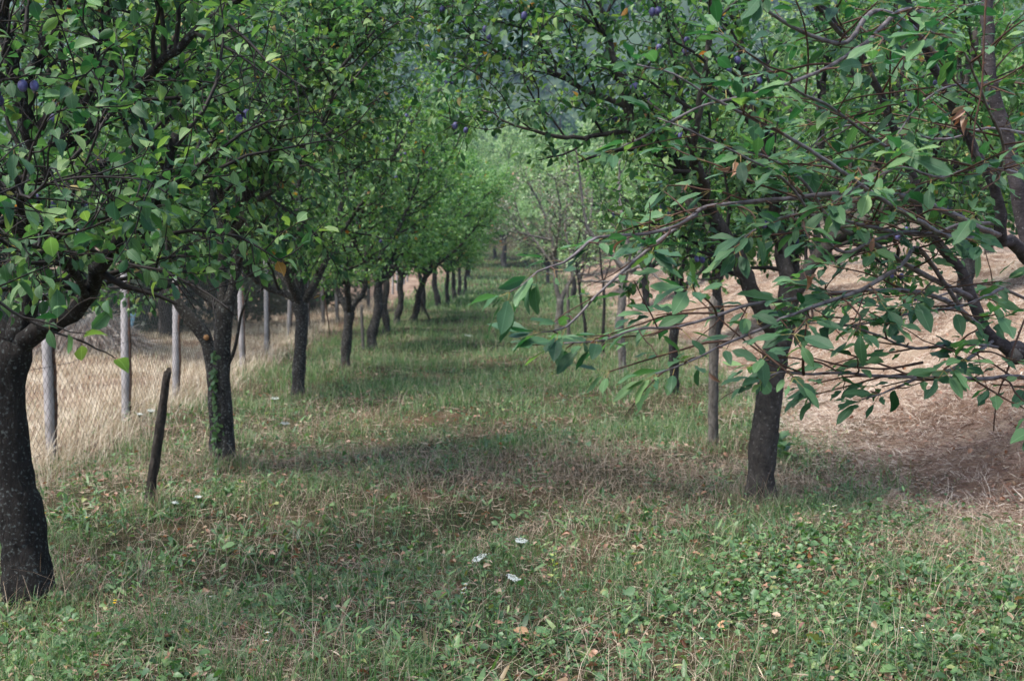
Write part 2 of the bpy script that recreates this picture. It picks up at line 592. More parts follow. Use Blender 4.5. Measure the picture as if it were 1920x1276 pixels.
def ground_mat():
    m, nt, b, out = newmat('soil_and_thatch')
    N, Lk = nt.nodes, nt.links
    g = N.new('ShaderNodeNewGeometry')
    n1 = N.new('ShaderNodeTexNoise')
    n1.inputs['Scale'].default_value = 1.1
    n1.inputs['Detail'].default_value = 10
    n1.inputs['Roughness'].default_value = 0.72
    Lk.new(g.outputs['Position'], n1.inputs[0])
    n2 = N.new('ShaderNodeTexNoise')
    n2.inputs['Scale'].default_value = 40
    n2.inputs['Detail'].default_value = 6
    n2.inputs['Roughness'].default_value = 0.8
    Lk.new(g.outputs['Position'], n2.inputs[0])
    green = ramp(nt, [(0.35, (0.028, 0.038, 0.016)), (0.52, (0.062, 0.058, 0.030)), (0.66, (0.15, 0.095, 0.060))])
    Lk.new(n1.outputs[0], green.inputs[0])
    dry = ramp(nt, [(0.33, (0.10, 0.062, 0.042)), (0.5, (0.25, 0.17, 0.125)), (0.68, (0.48, 0.385, 0.30))])
    Lk.new(n1.outputs[0], dry.inputs[0])
    sep = N.new('ShaderNodeSeparateXYZ')
    Lk.new(g.outputs['Position'], sep.inputs[0])

    def mth(op, a, bb=None):
        n = N.new('ShaderNodeMath')
        n.operation = op
        for i, x in enumerate((a, bb)):
            if x is None:
                continue
            if isinstance(x, (int, float)):
                n.inputs[i].default_value = x
            else:
                Lk.new(x, n.inputs[i])
        n.use_clamp = op == 'MULTIPLY'
        return n.outputs[0]
    jit = mth('SUBTRACT', n1.outputs[0], 0.5)
    n = N.new('ShaderNodeMath')
    n.operation = 'MULTIPLY'
    n.inputs[1].default_value = 2.2
    Lk.new(jit, n.inputs[0])
    xx = N.new('ShaderNodeMath')
    xx.operation = 'ADD'
    Lk.new(sep.outputs[0], xx.inputs[0])
    Lk.new(n.outputs[0], xx.inputs[1])
    right = N.new('ShaderNodeMapRange')
    right.inputs['From Min'].default_value = 2.4
    right.inputs['From Max'].default_value = 3.3
    Lk.new(xx.outputs[0], right.inputs[0])
    left = N.new('ShaderNodeMapRange')
    left.inputs['From Min'].default_value = -3.0
    left.inputs['From Max'].default_value = -3.9
    Lk.new(xx.outputs[0], left.inputs[0])
    farr = N.new('ShaderNodeMapRange')
    farr.inputs['From Min'].default_value = 110
    farr.inputs['From Max'].default_value = 140
    farr.inputs['To Min'].default_value = 1
    farr.inputs['To Max'].default_value = 0
    Lk.new(sep.outputs[1], farr.inputs[0])
    mk = mth('MULTIPLY', mth('MAXIMUM', right.outputs[0], left.outputs[0]), farr.outputs[0])
    mx = N.new('ShaderNodeMix')
    mx.data_type = 'RGBA'
    Lk.new(mk, mx.inputs[0])
    Lk.new(green.outputs[0], mx.inputs[6])
    Lk.new(dry.outputs[0], mx.inputs[7])
    sp = ramp(nt, [(0.3, (0.45, 0.42, 0.40)), (0.7, (1.25, 1.25, 1.2))])
    Lk.new(n2.outputs[0], sp.inputs[0])
    ml = N.new('ShaderNodeMix')
    ml.data_type = 'RGBA'
    ml.blend_type = 'MULTIPLY'
    ml.inputs[0].default_value = 1
    Lk.new(mx.outputs[2], ml.inputs[6])
    Lk.new(sp.outputs[0], ml.inputs[7])
    Lk.new(ml.outputs[2], b.inputs['Base Color'])
    b.inputs['Roughness'].default_value = 0.95
    b.inputs['Specular IOR Level'].default_value = 0.1
    bp = N.new('ShaderNodeBump')
    bp.inputs['Strength'].default_value = 0.8
    bp.inputs['Distance'].default_value = 0.03
    Lk.new(n2.outputs[0], bp.inputs['Height'])
    Lk.new(bp.outputs[0], b.inputs['Normal'])
    return m


M['ground'] = ground_mat()
M['forest_floor'] = plain_mat('forest_floor', (0.05, 0.085, 0.035), c2=(0.02, 0.04, 0.018), scale=0.05)

# ---------------------------------------------------------------- setting: ground, hill, distant wood
def axis(fine, far, n_f, n_o, c=0.0):
    a = np.linspace(-fine, fine, n_f)
    t = np.linspace(0, 1, n_o + 1)[1:]
    o = fine + (far - fine) * t ** 2.2
    return c + np.concatenate([-o[::-1], a, o])


def grid_mesh(name, xs, ys, hf, mat):
    X, Y = np.meshgrid(xs, ys)
    Z = hf(X, Y)
    v = np.stack([X, Y, Z], -1).reshape(-1, 3)
    nx, ny = len(xs), len(ys)
    i = np.arange(ny - 1)[:, None] * nx
    j = np.arange(nx - 1)[None, :]
    q = np.stack([i + j, i + j + 1, i + nx + j + 1, i + nx + j], -1).reshape(-1, 4)
    return np_mesh(name, v, q.ravel(), np.full(len(q), 4), smooth=True, mat_list=[mat])


xs = axis(14, 500, 160, 40)
ys = np.concatenate([np.linspace(-8, 40, 300), 40 + (900 - 40) * np.linspace(0, 1, 90)[1:] ** 2])
tag(link('ground', grid_mesh('ground', xs, ys, H, M['ground'])), kind='structure')


def hillh(x, y):
    base = 2.0 + 0.06 * (y - 90)
    r = 0.30 * np.maximum(y - 210, 0) + 10 * np.sin(x * 0.011 + 1) * sm(210, 400, y) + 5 * np.sin(x * 0.031 + y * 0.02)* sm(210, 300, y)
    return base + r - 3.5 * (1 - sm(200, 230, y))


hx = np.linspace(-420, 420, 90)
hy = np.linspace(190, 900, 80)
tag(link('hill', grid_mesh('hill', hx, hy, hillh, M['forest_floor'])), kind='structure')


def clump_ball(rng, R, n, leaf):
    """leaf-sized faces through a crown-shaped volume"""
    d = unit(rng.normal(0, 1, (n, 3)))
    r = R * rng.uniform(0.55, 1.0, n) ** 0.6
    lump = 1 + 0.25 * np.sin(d[:, 0] * 5 + rng.uniform(0, 6)) * np.sin(d[:, 1] * 6 + rng.uniform(0, 6)) + 0.15 * np.sin(d[:, 2] * 9)
    p = d * (r * lump)[:, None] * A([1, 1, 0.85])
    return p, d


rng = np.random.default_rng(5)
fg = Geo()
nW = 1500
wx = rng.uniform(-130, 170, nW)
wy = 215 + 460 * rng.random(nW) ** 0.8
keep = np.abs(wx) < 0.25 * wy + 12
wx, wy = wx[keep], wy[keep]
for x, y in zip(wx, wy):
    R = rng.uniform(3.0, 5.0)
    p, d = clump_ball(rng, R, 130, 1)
    p = p + A([x, y, float(hillh(x, y)) + R * 0.9])
    dd = unit(rng.normal(0, 1, p.shape))
    leaves(fg, p, dd, d + rng.normal(0, .3, d.shape), rng.uniform(1.2, 2.2, len(p)), 'plum_far', rng)
M['forest_leaf'] = leaf_mat('forest_leaf', [(0, (0.022, 0.060, 0.026)), (0.6, (0.04, 0.095, 0.035)), (1, (0.07, 0.13, 0.04))], veins=False, transl=0.2)
tag(link('forest', fg.mesh('forest', [M['forest_leaf']])), kind='stuff')


# ---------------------------------------------------------------- tree growing
def traced(pts, r0, r1=None):
    """pixel-traced branch with its own depth -> world points"""
    P = A([at(*p) for p in pts])
    r1 = r0 * 0.35 if r1 is None else r1
    return P, np.linspace(r0, r1, len(pts))


def grow(limbs, rng, spec, centre):
    """limbs: list of (points, radii). Returns twig geometry and leaf sites"""
    wood = []
    sites = []
    tips = []
    up = A([0, 0, 1.0])
    for P, R in limbs:
        P2, R2 = spline(P, R, 0.09)
        seg = np.linalg.norm(np.diff(P2, axis=0), axis=1)
        cum = np.concatenate([[0], np.cumsum(seg)])
        tot = cum[-1]
        s = spec['start'] * tot
        while s < tot:
            i = min(np.searchsorted(cum, s), len(P2) - 2)
            T = unit(P2[i + 1] - P2[i])
            p = P2[i]
            f = s / tot
            rad = rng.normal(0, 1, 3)
            rad = unit(rad - T * rad.dot(T))
            out = p - centre
            out[2] *= 0.3
            d = unit(T * 0.55 + rad * 0.95 + unit(out) * 0.35 + up * 0.22)
            Lb = spec['l2'] * rng.uniform(0.55, 1.15) * (1.0 - 0.35 * f)
            n = 7
            pts = [p]
            dd = d
            for k in range(n):
                dd = unit(dd + rng.normal(0, 0.16, 3) + up * (0.07 if k < 3 else -spec['droop']))
                pts.append(pts[-1] + dd * Lb / n)
            pts = A(pts)
            r0 = min(R2[i] * 0.6, 0.018)
            rr = np.linspace(r0, 0.0025, len(pts))
            wid = len(wood)
            wood.append((pts, rr, 4, wid))
            # twigs
            t = 0.15
            while t < 1.0:
                q = t * n
                a = int(q)
                pp = pts[a] * (1 - (q - a)) + pts[min(a + 1, n)] * (q - a)
                T2 = unit(pts[min(a + 1, n)] - pts[a])
                r_ = rng.normal(0, 1, 3)
                r_ = unit(r_ - T2 * r_.dot(T2))
                d3 = unit(T2 * 0.6 + r_ * 0.8 + up * 0.12)
                L3 = spec['l3'] * rng.uniform(0.35, 1.2)
                m = 4
                tp = [pp]
                d4 = d3
                for k in range(m):
                    d4 = unit(d4 + rng.normal(0, 0.18, 3) - up * spec['droop'] * 0.5)
                    tp.append(tp[-1] + d4 * L3 / m)
                tp = A(tp)
                if spec.get('twigs', True):
                    wood.append((tp, np.linspace(0.0035, 0.0015, m + 1), 3, wid))
                sites.append(tp)
                t += spec['s3'] / Lb * rng.uniform(0.7, 1.3)
            sites.append(pts[-3:])
            tips.append(pts[-2])
            tips.append(pts[4])
            s += spec['s2'] * rng.uniform(0.7, 1.3)
        sites.append(P2[-6:])
    return wood, sites, tips


def leaf_sites(sites, rng, gap, size, down=0.3, skip=None):
    P, D, N, L = [], [], [], []
    for tp in sites:
        seg = np.diff(tp, axis=0)
        ln = np.linalg.norm(seg, axis=1)
        tot = ln.sum()
        k = max(2, int(tot / gap))
        t = np.linspace(0.12, 1.0, k) * (len(tp) - 1)
        i = np.minimum(t.astype(int), len(tp) - 2)
        f = (t - i)[:, None]
        p = tp[i] * (1 - f) + tp[i + 1] * f
        T = unit(seg[i])
        r = rng.normal(0, 1, (k, 3))
        r = unit(r - T * (r * T).sum(1, keepdims=True))
        d = unit(T * 0.5 + r * 0.85 + A([0, 0, -down]))
        nn = unit(A([0, 0, 1.0]) + rng.normal(0, 0.45, (k, 3)))
        P.append(p)
        D.append(d)
        N.append(nn)
        L.append(size * rng.uniform(0.6, 1.2, k))
    P, D, N, L = map(np.concatenate, (P, D, N, L))
    if skip is not None:
        k = ~skip(P)
        P, D, N, L = P[k], D[k], N[k], L[k]
    return P, D, N, L


def plum_mesh():
    g = Geo()
    nu, nv = 10, 7
    v = [(0, 0, 0)]
    for j in range(1, nv):
        a = math.pi * j / nv
        for i in range(nu):
            b = 2 * math.pi * i / nu
            v.append((0.0165 * math.sin(a) * math.cos(b), 0.0165 * math.sin(a) * math.sin(b), -0.021 * (1 - math.cos(a))))
    v.append((0, 0, -0.042))
    l, s = [], []
    for i in range(nu):
        k = (i + 1) % nu
        l += [0, 1 + i, 1 + k]
        s.append(3)
        for j in range(nv - 2):
            a = 1 + j * nu
            l += [a + i, a + nu + i, a + nu + k, a + k]
            s.append(4)
        a = 1 + (nv - 2) * nu
        l += [a + i, len(v) - 1, a + k]
        s.append(3)
    g.add(v, l, s, 0)
    # stalk
    tube(g, [(0, 0, -0.002), (0.002, 0, 0.008), (0, 0, 0.02)], [0.0009, 0.0008, 0.0011], 4, 1)
    return g.mesh('plum', [M['plum_skin'], M['stem_green']], smooth=True)


PLUM = plum_mesh()

SPEC = dict(start=0.13, l2=1.05, l3=0.28, s2=0.11, s3=0.06, droop=0.05)


def build_tree(name, base, trunk, limbs, rng, label, cat, group, spec=SPEC, bark='plum_bark', leafm='plum_leaf', gap=0.026,
               size=0.062, kind='plum', plums=0, centre=None, skip=None, petiole=0.012, extra=None, tw='twig', leafskip=None, n_tr=12, down=0.3, pick=None, fold=.25, curl=.35):
    base = np.asarray(base, float)
    root = empty(name, base, label, cat, group)
    if centre is None:
        centre = trunk[0][0][-1]
        centre = A([centre[0], centre[1], centre[2] + 1.2])
    tg = Geo()
    for P, R in trunk:
        P2, R2 = spline(P, R, 0.06)
        R2 = R2 * (1 + .05 * np.sin(np.arange(len(R2)) * 1.1) + rng.normal(0, .025, len(R2)))
        tube(tg, P2, R2, n_tr + 4, 0, rng, 0.10)
    for P, R in limbs:
        P2, R2 = spline(P, R, 0.07)
        nz = np.clip(np.arange(len(P2)) / 4, 0, 1)[:, None]
        P2 = P2 + rng.normal(0, 0.006, P2.shape) * nz
        tube(tg, P2, R2, 8, 0, rng, 0.06)
    link('trunk', tg.mesh('trunk', [M[bark]], base, smooth=True), root)
    wood, sites, tips = grow(limbs, rng, spec, centre)
    seq = {}
    if extra:
        wood += extra[0]
        sites += extra[1]
        tips += [s[len(s) // 2] for s in extra[1]]
    if skip is not None:
        kept = []
        for P_, R_, n_, id_ in wood:
            bad = np.nonzero(skip(P_))[0]
            k_ = bad[0] if len(bad) else len(P_)
            if n_ > 3:
                seq[id_] = (P_, k_)
            else:
                Q_, kk = seq[id_]
                # a twig stays only where its branch is still there
                if np.argmin(((Q_ - P_[0]) ** 2).sum(1)) >= kk - 1 and kk < len(Q_):
                    continue
            if k_ >= 2:
                kept.append((P_[:k_], R_[:k_], n_))
        wood = kept
        tips = [t for t in tips if not skip(t[None])[0]]
    bgeo = Geo()
    for P, R, n in [w_[:3] for w_ in wood]:
        tube(bgeo, P, R, n, 0, cap=False)
    link('branches', bgeo.mesh('branches', [M[tw]], base), root)
    lg = Geo()
    P, D, N, L = leaf_sites(sites, rng, gap, size, down, leafskip or skip)
    if kind == 'plum_far':
        leaves(lg, P, D, N, L, kind, rng, fold=fold, curl=curl)
    else:
        leaves(lg, P, D, N, L, kind, rng, fold=.42, curl=.75, petiole=petiole, bites=0.06)
    link('crown', lg.mesh('crown', [M[leafm], M['petiole']], base, uv=True), root)
    if plums and tips:
        idx = [int(i) for i in rng.permutation(len(tips))]
        if pick:
            idx = [i for i in idx if pick(tips[i])]
        idx = [i for i in idx[:plums // 2 + 1] for _ in range(2)][:plums]
        for q_, i in enumerate(idx):
            t = tips[i] + (rng.normal(0, .028, 3) if q_ % 2 else 0)
            o = link('plum', PLUM, root, tuple((t - base - A([0, 0, 0.02]) + rng.normal(0, .012, 3)).tolist()))
            o.rotation_euler = (rng.normal(0, .15), rng.normal(0, .15), rng.uniform(0, 6))
            k = rng.uniform(.85, 1.2)
            o.scale = (k, k, k)
    return root


def proc_tree(name, base, rng, label, group, th=1.1, tr=0.075, height=4.6, n=6, lean=(0, 0), variant='plum_far', **kw):
    """plum tree without traced limbs"""
    b = np.asarray(base, float)
    pts, rad = [], []
    x = b.copy()
    for k in range(6):
        f = k / 5
        pts.append(b + A([lean[0] * f + 0.03 * math.sin(k * 1.7 + b[1]), lean[1] * f, th * f - (0.05 if k == 0 else 0)]))
        rad.append(tr * (1.18 - 0.3 * f) if k else tr * 1.35)
    top = pts[-1]
    limbs = []
    a0 = rng.uniform(0, 6.28)
    for k in range(n):
        a = a0 + k * 2 * math.pi / n + rng.normal(0, 0.25)
        tilt = rng.uniform(0.45, 0.95) if k % 2 else rng.uniform(0.15, 0.55)
        Lm = (height - th) * rng.uniform(0.75, 1.0)
        d = A([math.cos(a) * math.sin(tilt), math.sin(a) * math.sin(tilt), math.cos(tilt)])
        p = top - A([0, 0, 0.05])
        lp = [p]
        m = 7
        for j in range(m):
            d = unit(d + rng.normal(0, 0.11, 3) + A([0, 0, 0.05]))
            lp.append(lp[-1] + d * Lm / m)
        limbs.append((A(lp), np.linspace(tr * 0.62, 0.012, m + 1)))
    return build_tree(name, b, [(A(pts), A(rad))], limbs, rng, label, 'plum tree', group, kind=variant, **kw)


G_L = 'plum trees in the long left row'


def keep_gap(P):
    """nothing hangs below the browse line"""
    return P[:, 2] < 1.12 + 0.25 * np.sin(P[:, 0] * 3.1 + P[:, 1] * 2.3)


# --- left row, nearest tree
T1b = ground_at(57, 1134)
d1 = T1b[1]
s1 = d1 / 6.0
rng = np.random.default_rng(11)
tk = traced([(57, 1146, d1), (48, 1040, d1), (33, 940, d1), (16, 800, d1), (12, 720, d1), (30, 640, d1)], .12, .12)
tk = (tk[0], A([.128, .110, .098, .086, .080, .084]))
lim1 = [
    traced([(30, 650, d1), (52, 560, d1), (70, 480, d1), (76, 400, d1 - .05), (76, 320, d1 - .1), (58, 250, d1 - .2), (32, 170, d1 - .3), (15, 80, d1 - .4), (-5, -60, d1 - .5)], .074, .028),
    traced([(76, 325, d1 - .1), (112, 268, d1 - .1), (145, 215, d1), (165, 130, d1 + .1), (186, 60, d1 + .1), (210, -60, d1 + .2)], .055, .03),
    traced([(58, 260, d1 - .2), (36, 172, d1 - .2), (75, 112, d1 - .1), (92, 40, d1), (102, -60, d1)], .045, .03),
    traced([(30, 655, d1), (85, 608, d1 - .1), (138, 585, d1 - .2), (165, 553, d1 - .3), (185, 505, d1 - .5), (235, 440, d1 - .8), (300, 360, d1 - 1.0), (330, 250, d1 - 1.1)], .060, .018),
    traced([(20, 650, d1), (-50, 560, d1 + .1), (-160, 440, d1 + .3), (-260, 250, d1 + .4), (-300, 50, d1 + .4)], .07, .02),
    traced([(70, 470, d1), (0, 380, d1 - .6), (-60, 260, d1 - 1.1), (-90, 100, d1 - 1.4)], .05, .02),
    traced([(112, 268, d1 - .1), (230, 190, d1 - .3), (330, 90, d1 - .6), (430, 10, d1 - .7), (520, -60, d1 - .8)], .032, .012),
    traced([(76, 400, d1), (150, 330, d1 + .5), (260, 270, d1 + .9), (380, 150, d1 + 1.1), (420, 20, d1 + 1.2)], .035, .014),
    traced([(165, 560, d1 - .3), (120, 480, d1 - 1.0), (60, 420, d1 - 1.7), (30, 330, d1 - 2.2)], .022, .01),
]
def skip1(P):
    px = CX + P[:, 0] / np.maximum(P[:, 1], .3) * FPX
    pz = HOR + (EYE - P[:, 2]) / np.maximum(P[:, 1], .3) * FPX
    thin_ = (np.sin(P[:, 0] * 9.1 + P[:, 2] * 7.3) + np.sin(P[:, 1] * 8.3 - P[:, 2] * 6.1)) > (-.15 + .9 * (P[:, 1] > 5.4))
    open_ = (px < 235) & (pz < 520) & (P[:, 1] < 6.3) & thin_
    return (P[:, 2] < 1.38 + .14 * (px > 190)) | (P[:, 1] < 3.0) | open_ | ((px > 430) & (P[:, 1] < 5.6) & thin_)


lim1 = [(P_, R_ * .84) for P_, R_ in lim1]
build_tree('plum_tree', T1b, [tk], lim1, rng, 'thick dark plum trunk leaning at the frame edge, closest of the left row', 'plum tree', G_L,
           plums=34, leafskip=skip1, skip=lambda P: (P[:, 2] < 1.38) | (P[:, 1] < 3.0), size=0.060,
           pick=lambda t: 4.4 < t[1] < 6.2 and abs(t[0] + 1.5) < 1.3)

# --- second tree of the left row, two stems
T2b = ground_at(422, 874)
d2 = T2b[1]
rng = np.random.default_rng(12)
tk2 = (traced([(424, 884, d2), (420, 790, d2), (416, 700, d2), (418, 620, d2), (422, 570, d2)], 1, 1)[0], A([.084, .069, .063, .060, .067]))
tk2b = (traced([(408, 860, d2 + .25), (404, 760, d2 + .3), (396, 670, d2 + .35), (382, 628, d2 + .35), (350, 590, d2 + .35), (322, 552, d2 + .35)], 1, 1)[0],
        A([.06, .054, .052, .054, .045, .038]))
lim2 = [
    traced([(424, 580, d2), (438, 540, d2), (446, 480, d2), (440, 420, d2), (455, 370, d2), (485, 320, d2 - .1), (525, 270, d2 - .1), (560, 180, d2 - .1), (590, 60, d2)], .058, .018),
    traced([(424, 580, d2), (405, 572, d2), (370, 542, d2), (330, 508, d2), (300, 470, d2 - .1), (262, 440, d2 - .3), (225, 400, d2 - .5), (190, 330, d2 - .7)], .05, .016),
    traced([(322, 560, d2 + .35), (308, 500, d2 + .4), (315, 420, d2 + .5), (330, 320, d2 + .5), (370, 230, d2 + .3), (410, 120, d2 + .1), (440, 0, d2 - .1)], .048, .036),
    traced([(340, 300, d2 + .4), (400, 215, d2 + .1), (500, 155, d2 - .2), (615, 95, d2 - .5), (700, 20, d2 - .6)], .036, .016),
    traced([(325, 330, d2 + .4), (380, 240, d2 - .3), (440, 225, d2 - .6), (540, 200, d2 - 1.0)], .03, .012),
    traced([(420, 580, d2), (415, 500, d2 + .1), (412, 420, d2 + .2), (400, 340, d2 + .3), (415, 240, d2 + .5), (430, 120, d2 + .6), (445, -40, d2 + .7)], .052, .022),
    traced([(440, 430, d2), (480, 380, d2 - .4), (540, 330, d2 - .8), (600, 240, d2 - 1.1), (640, 130, d2 - 1.3), (700, 60, d2 - 1.4)], .035, .012),
    traced([(455, 380, d2), (520, 300, d2 + .3), (560, 215, d2 + .6), (600, 100, d2 + .8), (700, -20, d2 + .9)], .035, .014),
    traced([(440, 425, d2), (400, 330, d2 - .6), (350, 220, d2 - .9), (300, 100, d2 - 1.1), (270, -30, d2 - 1.2)], .035, .014),
    traced([(330, 510, d2), (250, 500, d2 - .3), (190, 430, d2 - .5)], .02, .008),
    traced([(410, 300, d2 + .2), (480, 200, d2 - .2), (580, 100, d2 - .5), (690, 40, d2 - .8), (800, 20, d2 - 1.0)], .028, .009),
]
lim2 = [(P_, R_ * np.linspace(.82, .66, len(R_))) for P_, R_ in lim2]
t2 = build_tree('plum_tree', T2b, [tk2, tk2b], lim2, rng, 'two-stemmed plum tree with ivy on its bark and a sawn orange knot', 'plum tree', G_L,
                plums=26, skip=lambda P: P[:, 2] < 1.32 + 0.15 * np.sin(P[:, 0] * 5), bark='plum_bark_grey', size=0.06,
                pick=lambda t: t[1] < 9.6)
# sawn knot
kg = Geo()
kp = at(388, 632, d2 + .27)
tube(kg, [kp, kp + A([0, -.02, 0.0])], [.032, .028], 12, 0)
tube(kg, [kp + A([0, -.018, 0]), kp + A([0, -.024, 0])], [.022, .021], 12, 1)
link('sawn_knot', kg.mesh('sawn_knot', [M['plum_bark_grey'], M['cut_wood']], T2b, smooth=False), t2)
# bare side stem
sg = Geo()
P, R = traced([(424, 690, d2 + .02), (438, 660, d2 - .04), (446, 625, d2 - .1), (452, 590, d2 - .15), (462, 560, d2 - .2), (470, 535, d2 - .2)], .016, .006)
P, R = spline(P, R, .04)
tube(sg, P, R, 6, 0)
link('side_stem', sg.mesh('side_stem', [M['plum_bark_grey']], T2b, smooth=True), t2)
# ivy climbing the trunk
ig = Geo()
rng = np.random.default_rng(77)
ts_ = rng.random(170) ** 1.2
ip, idr = [], []
tP, tR = spline(tk2[0], tk2[1], .02)
for t in ts_:
    i = int(t * 0.72 * (len(tP) - 1))
    a = math.radians(rng.normal(228, 16))
    o = A([math.cos(a), math.sin(a), 0])
    ip.append(tP[i] + o * (tR[i] * 1.03 + rng.uniform(0.0, .02)) + A([0, 0, .01]))
    idr.append(o)
ip, idr = A(ip), A(idr)
dd = unit(A([0, 0, -0.6]) + rng.normal(0, .6, ip.shape))
leaves(ig, ip, dd, idr + rng.normal(0, .25, idr.shape), rng.uniform(.025, .045, len(ip)), 'round', rng)
link('ivy', ig.mesh('ivy', [M['weed_leaf']], T2b, uv=True), t2)

# --- third
T3b = ground_at(558, 750)
d3 = T3b[1]
rng = np.random.default_rng(13)
tk3 = (traced([(558, 757, d3), (560, 700, d3), (564, 640, d3), (566, 600, d3), (562, 565, d3)], 1, 1)[0], A([.086, .072, .070, .072, .084]))
lim3 = [
    traced([(562, 572, d3), (540, 552, d3), (508, 542, d3), (475, 520, d3 - .2), (440, 480, d3 - .4), (420, 400, d3 - .6)], .05, .018),
    traced([(562, 572, d3), (560, 500, d3), (562, 420, d3), (556, 320, d3 + .2), (550, 200, d3 + .3), (560, 80, d3 + .3)], .06, .018),
    traced([(566, 572, d3), (590, 530, d3), (618, 460, d3), (640, 390, d3), (655, 320, d3), (680, 230, d3), (700, 130, d3)], .055, .018),
    traced([(562, 570, d3), (580, 480, d3 + .6), (610, 350, d3 + 1.0), (620, 220, d3 + 1.2)], .05, .016),
    traced([(562, 570, d3), (530, 480, d3 - .7), (520, 360, d3 - 1.1), (500, 240, d3 - 1.2), (520, 120, d3 - 1.2)], .05, .016),
    traced([(618, 460, d3), (680, 380, d3 - .3), (740, 290, d3 - .5), (790, 200, d3 - .6)], .03, .01),
    traced([(562, 560, d3), (500, 470, d3 + .4), (460, 350, d3 + .6), (440, 200, d3 + .8)], .045, .014),
]
build_tree('plum_tree', T3b, [tk3], lim3, rng, 'straight grey plum trunk forking widely, third in the left row', 'plum tree', G_L,
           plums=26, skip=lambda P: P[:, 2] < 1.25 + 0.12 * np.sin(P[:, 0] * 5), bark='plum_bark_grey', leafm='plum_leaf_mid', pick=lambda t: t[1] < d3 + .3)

# --- fourth
T4b = ground_at(648, 692)
d4 = T4b[1]
rng = np.random.default_rng(14)
tk4 = (traced([(646, 697, d4), (649, 650, d4), (653, 610, d4), (655, 585, d4)], 1, 1)[0], A([.080, .066, .064, .072]))
lim4 = [
    traced([(655, 590, d4), (640, 560, d4), (628, 530, d4), (612, 480, d4), (600, 400, d4), (590, 300, d4)], .048, .016),
    traced([(655, 590, d4), (670, 562, d4), (684, 545, d4), (687, 495, d4), (690, 430, d4), (720, 340, d4), (750, 240, d4)], .045, .015),
    traced([(650, 585, d4), (655, 500, d4 + .8), (670, 400, d4 + 1.2), (660, 300, d4 + 1.2)], .045, .015),
    traced([(655, 585, d4), (650, 500, d4 - .8), (680, 400, d4 - 1.2), (700, 300, d4 - 1.3)], .045, .015),
    traced([(687, 510, d4), (740, 440, d4), (780, 350, d4), (800, 270, d4)], .03, .01),
]
build_tree('plum_tree', T4b, [tk4], lim4, rng, 'slim plum trunk splitting into a clear V, fourth in the left row', 'plum tree', G_L,
           plums=14, skip=lambda P: P[:, 2] < 1.2, bark='plum_bark_grey', kind='plum_far', leafm='plum_leaf_mid', pick=lambda t: t[1] < d4)

# --- rest of the left row: three different trees, then copies
var = []
rest = [(697, 655, 'stout plum trunk beside a grey stake, fifth in the left row'),
        (722, 628, 'dark plum trunk right behind the stout fifth one in the left row'),
        (745, 612, 'straight plum trunk standing seventh in the left row'),
        (773, 603, 'bent pale plum trunk with a pole propped against it'),
        (797, 590, 'plum trunk just behind the bent one with the prop'),
        (821, 578, 'upright dark plum trunk, tenth in the left row'),
        (838, 573, 'leaning pale plum trunk, eleventh in the left row'),
        (852, 566, 'plum trunk slanting backwards, twelfth in the left row'),
        (862, 556, 'small plum trunk thirteenth in the left row'),
        (871, 551, 'last plum trunk visible at the end of the left row')]
rng = np.random.default_rng(21)
leans = [(0.15, 0), (0.02, 0), (0.12, 0), (0.32, 0), (-0.12, 0)]
for i, (px, py, lab) in enumerate(rest):
    b = ground_at(px, py)
    if i < 5:
        t = proc_tree('plum_tree', b, rng, lab, G_L, th=1.15, tr=(.078, .066, .070, .072, .062)[i], height=4.7, n=7, lean=leans[i], bark='plum_bark_grey',
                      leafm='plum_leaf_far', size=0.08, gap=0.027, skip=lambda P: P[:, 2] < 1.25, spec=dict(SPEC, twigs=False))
        var.append(t)
    else:
        copy_tree(var[i % 5 if i != 8 else 1], b, rng.uniform(0, 6.28) if i != 7 else 2.0, rng.uniform(0.95, 1.08), lab)

# --- overhanging neighbour of the left row (its trunk stands out of the frame, its twigs reach in)
rng = np.random.default_rng(31)
T0b = A([-2.75, 2.9, float(H(-2.75, 2.9))])
tp0 = A([[-2.75, 2.9, 0], [-2.72, 2.95, .5], [-2.7, 3.0, 1.2]])
lim0 = [
    (A([[-2.7, 3.0, 1.2], [-2.3, 3.0, 1.6], [-1.9, 2.95, 1.85], [-1.45, 2.9, 1.75]]), A([.05, .035, .022, .012])),
    (A([[-2.7, 3.0, 1.2], [-2.3, 3.1, 1.9], [-1.9, 3.2, 2.3], [-1.4, 3.3, 2.45]]), A([.05, .035, .022, .012])),
    (A([[-2.7, 3.0, 1.2], [-2.8, 3.1, 2.2], [-3.0, 3.0, 3.2]]), A([.06, .04, .02])),
    (A([[-2.7, 3.0, 1.2], [-2.2, 3.0, 1.35], [-1.75, 3.0, 1.55], [-1.3, 3.0, 1.6]]), A([.03, .02, .015, .008])),
]


def skip0(P):
    px = CX + P[:, 0] / np.maximum(P[:, 1], .3) * FPX
    return (px > 250) | (P[:, 1] < 2.1) | (P[:, 2] < 1.33)


build_tree('plum_tree', T0b, [(tp0, A([.12, .1, .1]))], lim0, rng, 'plum tree mostly out of frame whose big sharp leaves hang in from the left', 'plum tree', G_L,
           plums=8, skip=skip0, spec=dict(start=.3, l2=.55, l3=.2, s2=.2, s3=.09, droop=.08), size=.07, gap=.04)

